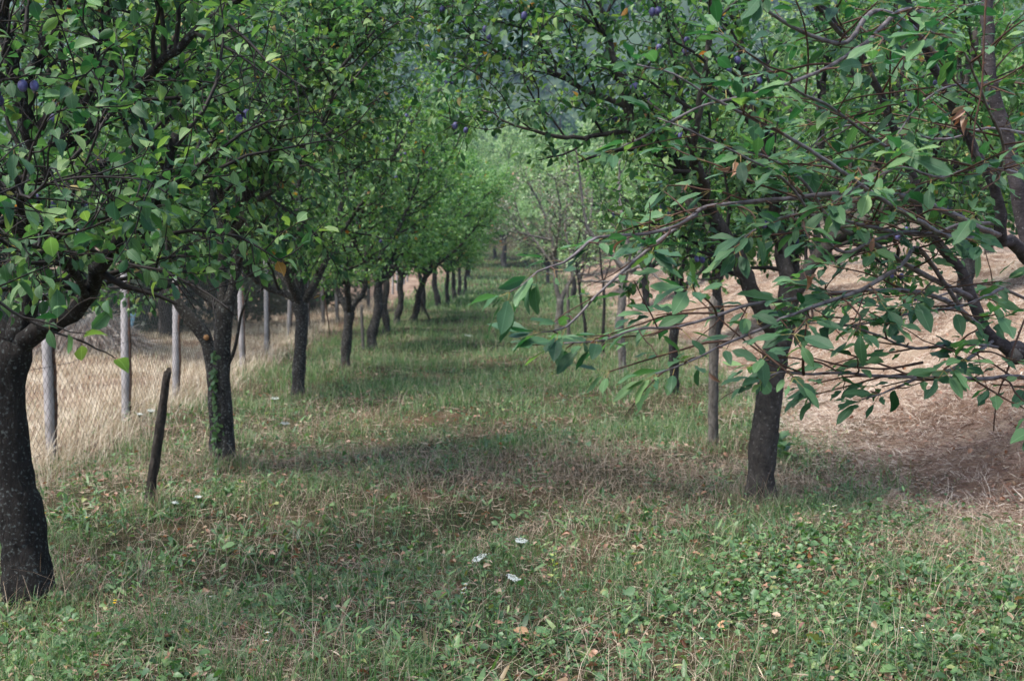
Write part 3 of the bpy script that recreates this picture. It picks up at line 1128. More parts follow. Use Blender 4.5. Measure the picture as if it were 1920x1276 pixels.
# ---------------------------------------------------------------- right side
R1b = ground_at(1425, 950)
e1 = R1b[1]
rng = np.random.default_rng(41)
tr1 = (traced([(1424, 960, e1), (1430, 850, e1), (1440, 760, e1), (1452, 680, e1), (1463, 620, e1), (1470, 585, e1)], 1, 1)[0],
       A([.105, .088, .083, .080, .080, .086]))
limR = [
    traced([(1455, 625, e1), (1425, 575, e1 - .05), (1398, 520, e1 - .1), (1375, 470, e1 - .1), (1335, 400, e1 - .1), (1290, 330, e1 - .15), (1240, 290, e1 - .2), (1190, 245, e1 - .25), (1165, 160, e1 - .3), (1140, 70, e1 - .3), (1110, -50, e1 - .3)], .062, .018),
    traced([(1470, 600, e1), (1475, 530, e1 + .1), (1462, 460, e1 + .2), (1450, 380, e1 + .2), (1430, 280, e1 + .2), (1400, 160, e1 + .2), (1380, 20, e1 + .2)], .06, .02),
    traced([(1472, 600, e1), (1500, 530, e1), (1560, 450, e1), (1600, 380, e1 + .1), (1650, 300, e1 + .2), (1680, 180, e1 + .3), (1700, 40, e1 + .4)], .055, .02),
    traced([(1470, 590, e1), (1490, 480, e1 + .5), (1530, 350, e1 + 1.0), (1540, 200, e1 + 1.3), (1550, 50, e1 + 1.4)], .055, .02),
    traced([(1375, 470, e1 - .1), (1330, 430, e1 + .5), (1270, 330, e1 + .9), (1260, 200, e1 + 1.1), (1280, 50, e1 + 1.2)], .04, .015),
    traced([(1190, 245, e1 - .25), (1130, 252, e1 - .3), (1060, 258, e1 - .4), (1000, 245, e1 - .5), (960, 232, e1 - .5), (905, 205, e1 - .5)], .018, .004),
    traced([(1175, 200, e1 - .3), (1090, 165, e1 - .2), (1020, 130, e1 - .1), (950, 110, e1), (880, 60, e1), (830, 30, e1)], .018, .004),
    traced([(1140, 70, e1 - .3), (1080, 30, e1 - .3), (1010, 60, e1 - .2), (960, 40, e1 - .2)], .015, .004),
    traced([(1560, 450, e1), (1650, 400, e1 - .3), (1740, 330, e1 - .5), (1800, 200, e1 - .5), (1830, 60, e1 - .5)], .04, .015),
    traced([(1560, 450, e1), (1660, 450, e1 + .5), (1780, 400, e1 + .9), (1880, 320, e1 + 1.1)], .035, .012),
    traced([(1335, 400, e1 - .1), (1300, 270, e1 - .7), (1320, 150, e1 - .9), (1340, 20, e1 - 1.0)], .035, .014),
]


def skipR(P):
    y = np.maximum(P[:, 1], .3)
    px = CX + P[:, 0] / y * FPX
    return (P[:, 2] < 1.38 + .12 * np.sin(P[:, 0] * 6)) | (P[:, 1] < 6.3) | ((px < 1130) & (P[:, 2] < 2.15)) | (px < 815)


build_tree('plum_tree', R1b, [tr1], limR, rng, 'leaning smooth plum trunk right of centre, loaded with blue plums', 'plum tree', None,
           plums=98, skip=skipR, bark='smooth_bark', size=0.06, pick=lambda t: t[1] < e1 + .4)

# peach-like and pale trees of the right row
G_R = 'small fruit trees along the foot of the dry bank'


def right_tree(px, py, seed, label, trunk_px, limbs_px, **kw):
    b = ground_at(px, py)
    d = b[1]
    rg = np.random.default_rng(seed)
    tk = (A([at(x, y, d) for x, y, r in trunk_px]), A([r for x, y, r in trunk_px]))
    tk[0][0][2] -= 0.05
    lm = [traced([(x, y, d + q) for x, y, q in L_], r0, r1) for L_, r0, r1 in limbs_px]
    return build_tree('fruit_tree', b, [tk], lm, rg, label, 'fruit tree', G_R, **kw)


thin = dict(start=.2, l2=.8, l3=.25, s2=.22, s3=.13, droop=.02)
right_tree(1265, 735, 51, 'crooked dark fruit tree trunk between the post and the pale tree',
           [(1265, 740, .062), (1264, 690, .055), (1262, 640, .052), (1268, 600, .050), (1275, 560, .045)],
           [([(1275, 562, 0), (1290, 530, 0), (1320, 500, 0), (1340, 450, 0), (1360, 380, .2)], .035, .012),
            ([(1275, 562, 0), (1265, 520, .2), (1240, 470, .4), (1230, 400, .5), (1240, 330, .6)], .035, .012),
            ([(1275, 562, 0), (1280, 500, -.4), (1300, 420, -.6), (1290, 330, -.7)], .03, .01),
            ([(1275, 562, 0), (1250, 500, -.2), (1200, 440, -.3), (1180, 370, -.3)], .03, .01)],
           spec=thin, size=.07, plums=6, leafm='plum_leaf', skip=lambda P: P[:, 2] < 1.2)
right_tree(1167, 700, 52, 'pale grey forked fruit tree with mostly bare gnarled limbs before the bank',
           [(1168, 703, .060), (1166, 660, .055), (1161, 615, .062), (1166, 570, .052), (1168, 530, .055), (1172, 505, .06)],
           [([(1172, 508, 0), (1150, 480, 0), (1120, 455, 0), (1100, 420, 0), (1090, 360, 0), (1080, 280, 0)], .042, .012),
            ([(1172, 508, 0), (1180, 470, 0), (1170, 420, 0), (1160, 350, .2), (1165, 270, .3)], .045, .012),
            ([(1172, 512, 0), (1200, 500, -.1), (1225, 515, -.2), (1250, 535, -.3)], .028, .010),
            ([(1165, 525, 0), (1130, 528, -.1), (1090, 525, -.2), (1078, 500, -.3)], .024, .007),
            ([(1172, 508, 0), (1200, 470, .3), (1220, 400, .5), (1215, 320, .6)], .035, .012)],
           spec=dict(start=.3, l2=.7, l3=.25, s2=.22, s3=.16, droop=.0), size=.08, bark='pale_bark', tw='grey_wood', leafm='pale_leaf', kind='plum_far', gap=.05,
           skip=lambda P: P[:, 2] < 1.5)
right_tree(1046, 625, 53, 'grey twiggy fruit tree forking low into a Y, farther along the grass strip',
           [(1045, 632, .085), (1048, 600, .075), (1050, 575, .072), (1050, 560, .075)],
           [([(1050, 565, 0), (1043, 540, 0), (1040, 500, 0), (1035, 450, 0), (1020, 400, 0), (990, 340, 0)], .06, .015),
            ([(1050, 565, 0), (1062, 540, 0), (1075, 515, 0), (1072, 480, 0), (1060, 430, 0), (1065, 360, 0)], .055, .015),
            ([(1040, 500, 0), (1010, 460, .3), (980, 420, .5), (965, 380, .5)], .03, .01),
            ([(1072, 490, 0), (1100, 440, .3), (1110, 370, .6), (1100, 310, .6)], .035, .01),
            ([(1075, 515, 0), (1110, 515, -.3), (1140, 535, -.5)], .028, .010),
            ([(1040, 480, 0), (1050, 400, -.6), (1040, 330, -.9)], .035, .01),
            ([(1035, 450, 0), (990, 440, 0), (960, 430, 0)], .03, .01)],
           spec=dict(start=.2, l2=1.0, l3=.32, s2=.16, s3=.09, droop=-.02), size=.07, bark='pale_bark', tw='grey_wood', leafm='grey_leaf', kind='plum_far', gap=.042,
           skip=lambda P: P[:, 2] < 1.15)
right_tree(1128, 668, 54, 'thin dark sapling just left of the pale forked tree',
           [(1130, 672, .030), (1131, 620, .026), (1133, 570, .024), (1131, 530, .022)],
           [([(1131, 532, 0), (1125, 470, 0), (1130, 400, 0), (1120, 330, 0)], .018, .006),
            ([(1131, 532, 0), (1150, 470, .2), (1155, 400, .3)], .015, .006)],
           spec=thin, size=.07, leafm='pale_leaf', kind='plum_far', gap=.04, skip=lambda P: P[:, 2] < 1.3)
right_tree(1096, 645, 55, 'slightly curved thin sapling between the Y-shaped tree and the dark sapling',
           [(1097, 650, .032), (1097, 610, .028), (1090, 570, .026), (1086, 535, .024)],
           [([(1086, 537, 0), (1080, 480, 0), (1088, 420, 0), (1090, 340, 0)], .018, .006),
            ([(1086, 537, 0), (1100, 480, .2), (1110, 420, .3)], .015, .006)],
           spec=thin, size=.07, leafm='pale_leaf', kind='plum_far', gap=.04, skip=lambda P: P[:, 2] < 1.2)

# trees closing the view behind the right side and at the end of the strip
rng = np.random.default_rng(61)
G_B = 'leafy trees behind the orchard'
bt = []
for k, (x, y, hgt, mat, lab) in enumerate([
        (5.6, 15.5, 5.2, 'plum_leaf_far', 'broad green tree on the bank right behind the leaning plum'),
        (8.5, 19.0, 5.6, 'pale_leaf', 'light green tree on the bank behind the cherry branches'),
        (3.6, 22.0, 5.0, 'plum_leaf_far', 'mid green tree at the bank foot behind the crooked trunk'),
        (6.5, 27.0, 5.5, 'pale_leaf', 'yellow-green tree farther back on the bank')]):
    b = A([x, y, float(H(x, y))])
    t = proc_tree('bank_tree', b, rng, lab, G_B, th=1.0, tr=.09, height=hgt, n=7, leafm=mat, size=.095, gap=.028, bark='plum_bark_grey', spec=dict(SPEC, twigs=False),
                  skip=lambda P, z=b[2]: P[:, 2] < z + 1.1)
    t['category'] = 'tree'
    bt.append(t)
more = [(11.5, 24, 1.1, 0, 'green tree at the far right on top of the bank'),
        (12.5, 33, 1.2, 1, 'pale tree at the far right well behind the bank'),
        (3.6, 34, 1.0, 3, 'pale green tree behind the grey twiggy one'),
        (9.5, 38, 1.25, 2, 'large green tree far back over the bank'),
        (2.2, 45, 1.0, 1, 'light bushy tree at the end of the right side'),
        (5.0, 52, 1.2, 3, 'yellowish tree near the end of the grass strip'),
        (15.5, 44, 1.4, 0, 'tall tree far right beyond the dry bank')]
for x, y, s, k, lab in more:
    copy_tree(bt[k], (x, y, float(H(x, y))), rng.uniform(0, 6.28), s, lab)
more2 = [(-7.7, 20.0, 1.3, 2, 'green tree just beyond the fence, between the thick trunk and the ivy trunk'), (-6.9, 25.0, 1.25, 0, 'green tree beyond the fence above the net'),
         (-10.5, 21.5, 1.15, 0, 'green tree beyond the fence behind the thick leaning trunk'), (-9.0, 33.0, 1.3, 2, 'tall green tree beyond the fence behind the dark bushes'),
         (-14.5, 29.0, 1.4, 0, 'tall green tree at the far left beyond the hay heap'), (-7.6, 44.0, 1.3, 2, 'green tree far beyond the fence')]
for x, y, s, k, lab in more2:
    copy_tree(bt[k], (x, y, float(H(x, y))), rng.uniform(0, 6.28), s, lab)
mid_ = [(1.7, 60, .85, 1, 'pale green bushy tree at the end of the grass strip, just right of the gap'), (3.4, 64, 1.0, 3, 'pale green tree behind it to the right'.replace('it', 'the bushy pale one')),
        (-1.2, 88, 1.15, 1, 'pale tree in the gap above the end of the left row'), (2.6, 74, 1.1, 1, 'pale rounded tree between the gap and the right side')]
for x, y, s, k, lab in mid_:
    copy_tree(bt[k], (x, y, float(H(x, y))), rng.uniform(0, 6.28), s, lab)
far = [(-0.5, 78, 1.7, 3, 'light green tree in the middle where the grass strip ends'),
       (-2.3, 66, 1.25, 2, 'green tree at the end of the left row reaching into the gap'),
       (0.9, 84, 1.8, 1, 'tall pale tree right behind the end of the strip'),
       (-2.6, 80, 1.3, 0, 'round tree closing the left row'),
       (3.2, 82, 1.3, 1, 'pale tree behind the end of the strip'),
       (-5.5, 92, 1.7, 2, 'bigger tree beyond the left row'),
       (7.5, 90, 1.5, 3, 'yellow-green tree beyond the right side'),
       (0.8, 104, 1.7, 3, 'light green tree on the rise past the orchard'),
       (4.5, 118, 1.9, 0, 'green tree higher up the rise'),
       (-3.2, 124, 2.1, 1, 'pale tall tree up the rise left of the gap'),
       (12, 110, 2.0, 2, 'tree on the rise at the right'),
       (1.2, 140, 2.3, 2, 'dark green tree on the upper rise'),
       (-8, 140, 2.4, 0, 'tall green tree on the upper rise at the left'),
       (8.5, 150, 2.5, 0, 'broad tree on the upper rise at the right')]
for x, y, s, k, lab in far:
    copy_tree(bt[k], (x, y, float(H(x, y))), rng.uniform(0, 6.28), s, lab)

# dark crowned trees in the middle distance
dk = Geo()


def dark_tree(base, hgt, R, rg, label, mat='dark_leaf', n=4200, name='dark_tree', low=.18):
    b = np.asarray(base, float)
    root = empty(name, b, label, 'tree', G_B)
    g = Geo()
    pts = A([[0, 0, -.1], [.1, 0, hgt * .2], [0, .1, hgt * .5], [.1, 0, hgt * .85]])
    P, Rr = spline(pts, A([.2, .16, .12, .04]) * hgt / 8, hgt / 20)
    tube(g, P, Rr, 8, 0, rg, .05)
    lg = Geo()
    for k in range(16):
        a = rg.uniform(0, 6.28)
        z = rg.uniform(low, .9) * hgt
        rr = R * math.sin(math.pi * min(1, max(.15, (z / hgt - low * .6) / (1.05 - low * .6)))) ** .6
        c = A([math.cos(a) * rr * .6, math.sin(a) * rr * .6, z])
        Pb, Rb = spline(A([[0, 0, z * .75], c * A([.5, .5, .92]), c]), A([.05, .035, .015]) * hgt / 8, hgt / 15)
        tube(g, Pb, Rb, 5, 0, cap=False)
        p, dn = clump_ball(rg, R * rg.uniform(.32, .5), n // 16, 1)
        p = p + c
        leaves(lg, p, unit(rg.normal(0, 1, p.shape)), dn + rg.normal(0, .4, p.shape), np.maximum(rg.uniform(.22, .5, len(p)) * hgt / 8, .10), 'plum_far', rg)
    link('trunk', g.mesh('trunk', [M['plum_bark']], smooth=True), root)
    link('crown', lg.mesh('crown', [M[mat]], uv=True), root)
    return root


rng = np.random.default_rng(71)
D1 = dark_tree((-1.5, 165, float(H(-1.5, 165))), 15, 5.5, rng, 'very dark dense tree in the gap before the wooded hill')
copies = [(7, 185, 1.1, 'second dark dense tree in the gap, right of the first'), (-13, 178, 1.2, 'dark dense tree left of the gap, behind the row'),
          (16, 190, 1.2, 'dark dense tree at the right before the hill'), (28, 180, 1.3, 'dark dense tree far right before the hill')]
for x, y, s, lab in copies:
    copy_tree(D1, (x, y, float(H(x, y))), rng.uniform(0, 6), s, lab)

# bushes and trees beyond the fence on the left
G_F = 'dark bushes beyond the fence'
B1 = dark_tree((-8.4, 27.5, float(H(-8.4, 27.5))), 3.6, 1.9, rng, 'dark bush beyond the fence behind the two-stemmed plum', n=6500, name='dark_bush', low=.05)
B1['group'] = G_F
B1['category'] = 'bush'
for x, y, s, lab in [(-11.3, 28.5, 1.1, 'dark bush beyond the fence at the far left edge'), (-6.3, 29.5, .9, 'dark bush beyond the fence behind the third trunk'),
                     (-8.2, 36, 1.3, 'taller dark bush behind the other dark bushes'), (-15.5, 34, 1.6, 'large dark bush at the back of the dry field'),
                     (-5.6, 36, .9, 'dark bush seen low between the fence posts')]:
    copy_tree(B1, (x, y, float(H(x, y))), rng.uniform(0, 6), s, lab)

# ---------------------------------------------------------------- cherry tree, trunk at the right frame edge
rng = np.random.default_rng(81)
Cb = A([2.19, 4.95, float(H(2.19, 4.95))])
ctk = (A([[2.19, 4.95, Cb[2] - .06], [2.19, 4.9, .45], [2.13, 4.7, .95], [1.98, 4.45, 1.35]]), A([.13, .105, .095, .062]))
J = [1.98, 4.45, 1.35]


def tr_(pts, r0, r1, pre=None):
    P = A([at(*p) for p in pts])
    if pre is not None:
        P = np.vstack([A(pre), P])
    return P, np.linspace(r0, r1, len(P))


c_limbs = [
    tr_([(1915, 470, 4.1), (1880, 452, 4.0), (1878, 400, 3.95), (1865, 350, 3.95), (1810, 250, 3.9), (1765, 150, 3.8), (1720, 60, 3.7), (1690, -40, 3.6)], .028, .011, [J]),
    tr_([(1935, 480, 4.6), (1912, 380, 4.6), (1890, 270, 4.6), (1862, 170, 4.6), (1852, 60, 4.6), (1850, -50, 4.6)], .034, .024, [J]),
    tr_([(1915, 665, 4.0), (1880, 645, 3.95), (1845, 615, 3.9), (1825, 560, 3.9), (1800, 500, 3.9), (1740, 430, 3.85), (1700, 300, 3.8), (1640, 150, 3.7), (1590, 70, 3.6), (1500, -30, 3.5)], .029, .008, [[1.9, 4.4, 1.3]]),
]
for pts_, ra, rb in (([J, [2.25, 4.6, 1.9], [2.55, 4.7, 2.6], [2.75, 4.8, 3.4], [2.8, 4.8, 4.2]], .060, .015),
                     ([J, [2.4, 4.3, 1.7], [2.9, 4.2, 2.1], [3.4, 4.1, 2.6], [3.8, 4.1, 3.2]], .045, .010),
                     ([[2.25, 4.6, 1.9], [2.3, 5.1, 2.3], [2.5, 5.6, 2.8], [2.6, 6.0, 3.4]], .035, .008)):
    c_limbs.append((A(pts_, dtype=float), np.linspace(ra, rb, len(pts_))))
c_br = [  # pale long shoots
    tr_([(1870, 440, 3.9), (1830, 425, 3.8), (1790, 402, 3.7), (1720, 375, 3.6), (1650, 363, 3.5), (1560, 362, 3.4), (1480, 372, 3.35), (1400, 378, 3.3), (1330, 385, 3.2), (1306, 402, 3.15), (1240, 450, 3.1), (1180, 500, 3.05), (1120, 555, 3.0), (1065, 612, 2.95), (1020, 622, 2.93)], .0135, .0024),
    tr_([(1306, 402, 3.15), (1260, 428, 3.05), (1190, 438, 3.0), (1120, 445, 2.95), (1095, 462, 2.92), (1060, 490, 2.9), (1010, 508, 2.87), (985, 530, 2.85), (958, 545, 2.85)], .0065, .0022),
    tr_([(1815, 600, 3.9), (1730, 470, 3.7), (1690, 500, 3.5), (1620, 545, 3.4), (1540, 575, 3.3), (1480, 595, 3.25), (1420, 622, 3.2), (1350, 655, 3.1), (1290, 685, 3.05), (1235, 705, 3.0)], .010, .0022),
    tr_([(1850, 620, 3.9), (1760, 560, 3.7), (1640, 545, 3.5), (1500, 560, 3.4), (1420, 572, 3.3), (1345, 595, 3.2), (1270, 618, 3.15), (1200, 622, 3.1), (1130, 645, 3.05), (1060, 651, 3.0)], .010, .0022),
    tr_([(1925, 712, 3.7), (1850, 712, 3.6), (1750, 710, 3.5), (1640, 707, 3.45), (1560, 700, 3.4), (1507, 703, 3.35), (1460, 700, 3.3), (1430, 712, 3.25)], .010, .0025, [[1.95, 4.3, 1.1]]),
    tr_([(1860, 640, 3.9), (1790, 690, 3.6), (1740, 700, 3.45), (1690, 725, 3.35), (1650, 742, 3.3), (1615, 752, 3.28)], .008, .0022),
    tr_([(1880, 440, 4.0), (1790, 450, 3.6), (1720, 415, 3.4), (1640, 368, 3.25), (1560, 310, 3.1), (1500, 272, 3.05), (1430, 232, 3.0), (1350, 192, 2.95), (1260, 138, 2.9), (1190, 118, 2.85)], .010, .0022),
    tr_([(1790, 60, 3.7), (1700, 20, 3.5), (1620, 85, 3.4), (1550, 130, 3.3), (1480, 158, 3.2), (1400, 182, 3.1), (1320, 200, 3.05), (1250, 235, 3.0), (1200, 262, 2.95), (1150, 285, 2.92)], .009, .0022),
    tr_([(1760, 110, 3.8), (1700, 40, 3.6), (1640, 20, 3.5), (1590, 78, 3.4), (1530, 68, 3.35), (1470, 38, 3.3), (1400, -10, 3.2)], .012, .005),
    tr_([(1640, 150, 3.7), (1600, 90, 3.6), (1560, 45, 3.5), (1510, -10, 3.4)], .012, .006),
    tr_([(1870, 420, 4.0), (1800, 420, 3.8), (1740, 440, 3.7), (1640, 425, 3.5), (1560, 408, 3.4), (1480, 400, 3.35), (1410, 430, 3.3), (1380, 460, 3.3)], .009, .0025),
    tr_([(1820, 440, 3.9), (1780, 440, 3.7), (1700, 435, 3.6), (1640, 450, 3.5), (1570, 470, 3.4), (1480, 350, 3.2), (1400, 300, 3.1), (1300, 250, 3.0), (1240, 225, 3.0)], .009, .0022),
    tr_([(1825, 560, 3.9), (1720, 510, 3.75), (1640, 460, 3.6), (1560, 420, 3.5), (1500, 340, 3.4), (1440, 300, 3.35), (1400, 290, 3.3)], .012, .003),
    tr_([(1880, 540, 3.9), (1800, 575, 3.7), (1700, 590, 3.6), (1600, 610, 3.5), (1530, 600, 3.4), (1470, 560, 3.35)], .007, .0022),
    tr_([(1870, 650, 3.9), (1790, 640, 3.7), (1710, 645, 3.55), (1640, 620, 3.45), (1580, 600, 3.4), (1520, 598, 3.35)], .007, .0022),
    tr_([(1865, 350, 3.95), (1880, 280, 3.6), (1840, 180, 3.3), (1800, 90, 3.1), (1740, 60, 2.9)], .008, .0025),
    tr_([(1925, 150, 3.9), (1850, 155, 3.6), (1780, 160, 3.5), (1720, 195, 3.4), (1680, 250, 3.3)], .007, .0022),
    tr_([(1925, 330, 3.9), (1840, 310, 3.6), (1760, 330, 3.4), (1690, 310, 3.3), (1620, 340, 3.2), (1560, 380, 3.1)], .007, .0022),
    tr_([(1925, 250, 4.3), (1850, 240, 4.2), (1760, 260, 4.1), (1650, 230, 4.0), (1560, 240, 3.9), (1500, 290, 3.8)], .007, .0022),
    tr_([(1925, 560, 4.3), (1850, 530, 4.2), (1780, 545, 4.1), (1690, 570, 4.0), (1600, 560, 3.9), (1500, 520, 3.8)], .007, .0022),
    tr_([(1700, 300, 3.8), (1640, 260, 3.6), (1560, 200, 3.5), (1500, 170, 3.4), (1420, 110, 3.35), (1350, 60, 3.3)], .008, .0022),
]
bare = [
    tr_([(1507, 703, 3.35), (1505, 670, 3.3), (1508, 640, 3.28), (1512, 600, 3.25)], .0045, .002),
    tr_([(1925, 590, 3.8), (1905, 640, 3.75), (1890, 690, 3.7), (1872, 740, 3.7), (1865, 790, 3.7), (1864, 808, 3.7)], .0035, .0018),
    tr_([(1730, 680, 3.5), (1660, 690, 3.45), (1590, 685, 3.4), (1520, 668, 3.38)], .004, .0018),
    tr_([(1850, -20, 3.0), (1842, 90, 3.0), (1838, 160, 3.0), (1825, 230, 3.0), (1820, 290, 3.0)], .0028, .0018),
]
croot = empty('cherry_tree', Cb, 'cherry tree at the right edge with long pale shoots and large sharp leaves reaching in', 'cherry tree')
tg = Geo()
P2, R2 = spline(ctk[0], ctk[1], .05)
tube(tg, P2, R2, 14, 0, rng, .05)
for P, R in c_limbs:
    P2, R2 = spline(P, R * .85, .06)
    tube(tg, P2 + rng.normal(0, .003, P2.shape) * np.clip(np.arange(len(P2)) / 4, 0, 1)[:, None], R2, 10, 0, rng, .05)
link('trunk', tg.mesh('trunk', [M['cherry_bark']], Cb, smooth=True), croot)
# cut stub with its rings
cg = Geo()
c0 = at(1905, 665, 3.93)
tube(cg, [c0 + A([.02, .05, .01]), c0], [.034, .032], 14, 0)
tube(cg, [c0 + A([0, .002, 0]), c0 + A([-.001, -.004, 0])], [.024, .022], 14, 1)
link('cut_stub', cg.mesh('cut_stub', [M['cherry_bark'], M['grey_wood']], Cb), croot)
sh, lfP, lfD, lfN, lfL = Geo(), [], [], [], []


def whorl(p, T, n, size, spread=1.0):
    r = rng.normal(0, 1, (n, 3))
    r = unit(r - T * (r @ T)[:, None])
    r[:, 2] *= .38
    d = unit(T * rng.uniform(.4, 1.2, (n, 1)) + r * spread + A([0, 0, -.12]))
    lfP.append(np.repeat(p[None], n, 0))
    lfD.append(d)
    lfN.append(unit(A([-.1, -.22, 1.0]) + rng.normal(0, .32, (n, 3))))
    lfL.append(size * np.clip(rng.normal(.71, .21, n), .3, 1.08))


def shoot(P, R, m, spurs=True, first=.0, dens=1.0):
    P2, R2 = spline(P, R, .03)
    P2 = P2 + np.cumsum(rng.normal(0, .0008, P2.shape), 0)
    tube(sh, P2, R2, 6, m, rng, .12)
    if not spurs:
        for i in range(2, len(P2), 2):
            T = unit(P2[i] - P2[i - 1])
            r_ = unit(rng.normal(0, 1, 3))
            tube(sh, [P2[i], P2[i] + r_ * (R2[i] + .005)], [.0022, .0014], 4, 1)
        return
    seg = np.linalg.norm(np.diff(P2, axis=0), axis=1)
    cum = np.concatenate([[0], np.cumsum(seg)])
    s = cum[-1] * first + .05
    side = 1
    while s < cum[-1]:
        i = min(np.searchsorted(cum, s), len(P2) - 2)
        T = unit(P2[i + 1] - P2[i])
        side = -side
        sd_ = unit(np.cross(T, A([0, 0, 1.0]))) * side + rng.normal(0, .35, 3)
        rem = cum[-1] - s
        u = rng.random()
        if R2[i] > .0033 and u < .36 * dens and P2[i][0] / P2[i][1] > .11:
            # side shoot
            Ls = rng.uniform(.15, .42)
            dd = unit(T * .7 + sd_ * .8 + A([0, 0, .1]))
            pts = [P2[i]]
            for k in range(5):
                dd = unit(dd + rng.normal(0, .12, 3) - A([0, 0, .05]))
                dd[2] = max(dd[2], -.28)
                pts.append(pts[-1] + dd * Ls / 5)
            pts = A(pts)
            Pn, Rn = spline(pts, np.linspace(.0032, .0018, 6), .03)
            tube(sh, Pn, Rn, 5, 1, cap=False)
            for t in (.3, .55, .75, .9):
                j = int(t * (len(Pn) - 1))
                if rng.random() < .85:
                    whorl(Pn[j], unit(Pn[j] - Pn[j - 1]), int(rng.integers(1, 3)), .088)
            whorl(Pn[-1], unit(Pn[-1] - Pn[-2]), int(rng.integers(3, 6)), .092)
        elif u < .9:
            spd = unit(sd_)
            tip = P2[i] + spd * rng.uniform(.012, .03)
            tube(sh, [P2[i], tip], [.0028, .002], 4, 1, cap=False)
            if rng.random() < .85 * dens:
                whorl(tip, spd, int(rng.integers(1, 4)), .08, .9)
        if rng.random() < .3:
            dd = unit(T * .5 + sd_ + rng.normal(0, .4, 3))
            pts = [P2[i]]
            for k in range(4):
                dd = unit(dd + rng.normal(0, .15, 3))
                pts.append(pts[-1] + dd * rng.uniform(.02, .055))
            tube(sh, A(pts), np.linspace(.0022, .0012, 5), 4, 1, cap=False)
        s += rng.uniform(.038, .08)
    whorl(P2[-1], unit(P2[-1] - P2[-2]), 6, .10, .8)
    whorl(P2[-3], unit(P2[-1] - P2[-2]), 4, .095, 1.0)


for P, R in c_br:
    shoot(P, R * .78, 0, True, .12)
for P, R in c_limbs:
    i = len(P) // 2
    shoot(P[i:] + A([0, 0, 0]), R[i:] * .6, 0, True, 0, .8)
for P, R in c_limbs[-3:]:
    for k_ in range(7):
        i = 1 + k_ % (len(P) - 1)
        dd_ = unit(rng.normal(0, 1, 3) * A([1, 1, .5]) + A([.5, .1, .3]))
        shoot(P[i] + np.linspace(0, .8, 5)[:, None] * dd_, np.linspace(.007, .002, 5), 0, True, .1)
for P, R in bare:
    shoot(P, R, 1, False)
link('branches', sh.mesh('branches', [M['cherry_twig'], M['cherry_shoot']], Cb, smooth=True), croot)
lP, lD, lN, lL = map(np.concatenate, (lfP, lfD, lfN, lfL))
lx_ = CX + lP[:, 0] / lP[:, 1] * FPX
lz_ = HOR + (EYE - lP[:, 2]) / lP[:, 1] * FPX
k = (lP[:, 1] > 2.4) & (lx_ > 905) & ~((lx_ < 1065) & (lz_ < 478) & (lz_ > 165)) & ~((lx_ < 1190) & (lz_ < 330) & (lz_ > 165) & (lx_ < 1130))
cl = Geo()
leaves(cl, lP[k], lD[k], lN[k], lL[k], 'cherry', rng, fold=.25, curl=.32, bites=.22, petiole=.028, pw=.0009)
link('crown', cl.mesh('crown', [M['cherry_leaf'], M['petiole']], Cb, uv=True, smooth=True), croot)
# withered leaves in the cherry
for (x, y, d, n_, lab) in [(1290, 353, 3.1, 1, 'single orange leaf'), (1388, 305, 3.2, 4, None), (1812, 212, 3.4, 6, None), (1322, 690, 3.1, 1, None),
                           (1140, 478, 2.95, 1, None), (1650, 445, 3.4, 1, None), (1120, 641, 3.0, 1, None), (1517, 512, 3.3, 2, None)]:
    g = Geo()
    p = at(x, y, d)
    leaves(g, p + rng.normal(0, .012, (n_, 3)), unit(rng.normal(0, .6, (n_, 3)) + A([-.3, 0, -.9 if n_ != 1 or y > 400 else .1])), rng.normal(0, 1, (n_, 3)), np.full(n_, .045 if n_ > 1 else .042),
           'cherry', rng, fold=.9, curl=1.0)
    link('withered_leaf', g.mesh('withered_leaf', [M['dry_leaf']], Cb, uv=True), croot)

# ---------------------------------------------------------------- stakes and posts
def post(name, base, top, r0, r1, mat, label, cat, rg, n=9, group=None, jag=0.03):
    b = np.asarray(base, float)
    g = Geo()
    t = np.linspace(0, 1, 14)[:, None]
    P = b * (1 - t) + np.asarray(top, float) * t + rg.normal(0, r0 * .06, (14, 3))
    P[0, 2] -= .06
    R = np.linspace(r0, r1, 14) * (1 + rg.normal(0, .03, 14))
    tube(g, P, R, n, 0, rg, .10)
    # splintered top
    v = g.v[0]
    v[-n:, 2] += rg.uniform(-jag, jag, n)
    o = link(name, g.mesh(name, [M[mat]], b), None, tuple(b.tolist()))
    return tag(o, label, cat, group)


rng = np.random.default_rng(91)
b = ground_at(278, 952)
post('wooden_stake', b, at(313, 698, b[1] - .05), .036, .024, 'old_wood', 'short dark broken stake leaning right in front of the fence', 'stake', rng, 7, jag=.035)
b = ground_at(1337, 842)
post('wooden_post', b, at(1338, 560, b[1]), .046, .038, 'grey_wood', 'upright grey wooden post left of the leaning plum trunk', 'post', rng, 8)
b = ground_at(681, 655)
post('wooden_stake', b, at(677, 573, b[1]), .030, .026, 'grey_wood', 'thin grey stake beside the stout fifth trunk of the left row', 'stake', rng, 6)
b = ground_at(807, 602)
post('prop_pole', b, at(777, 536, b[1]), .026, .02, 'old_wood', 'slanting pole propped against the bent plum trunk', 'pole', rng, 6)
b = ground_at(1067, 640)
post('wooden_stake', b, at(1064, 535, b[1]), .032, .028, 'grey_wood', 'pale stake standing just right of the Y-shaped tree', 'stake', rng, 6)

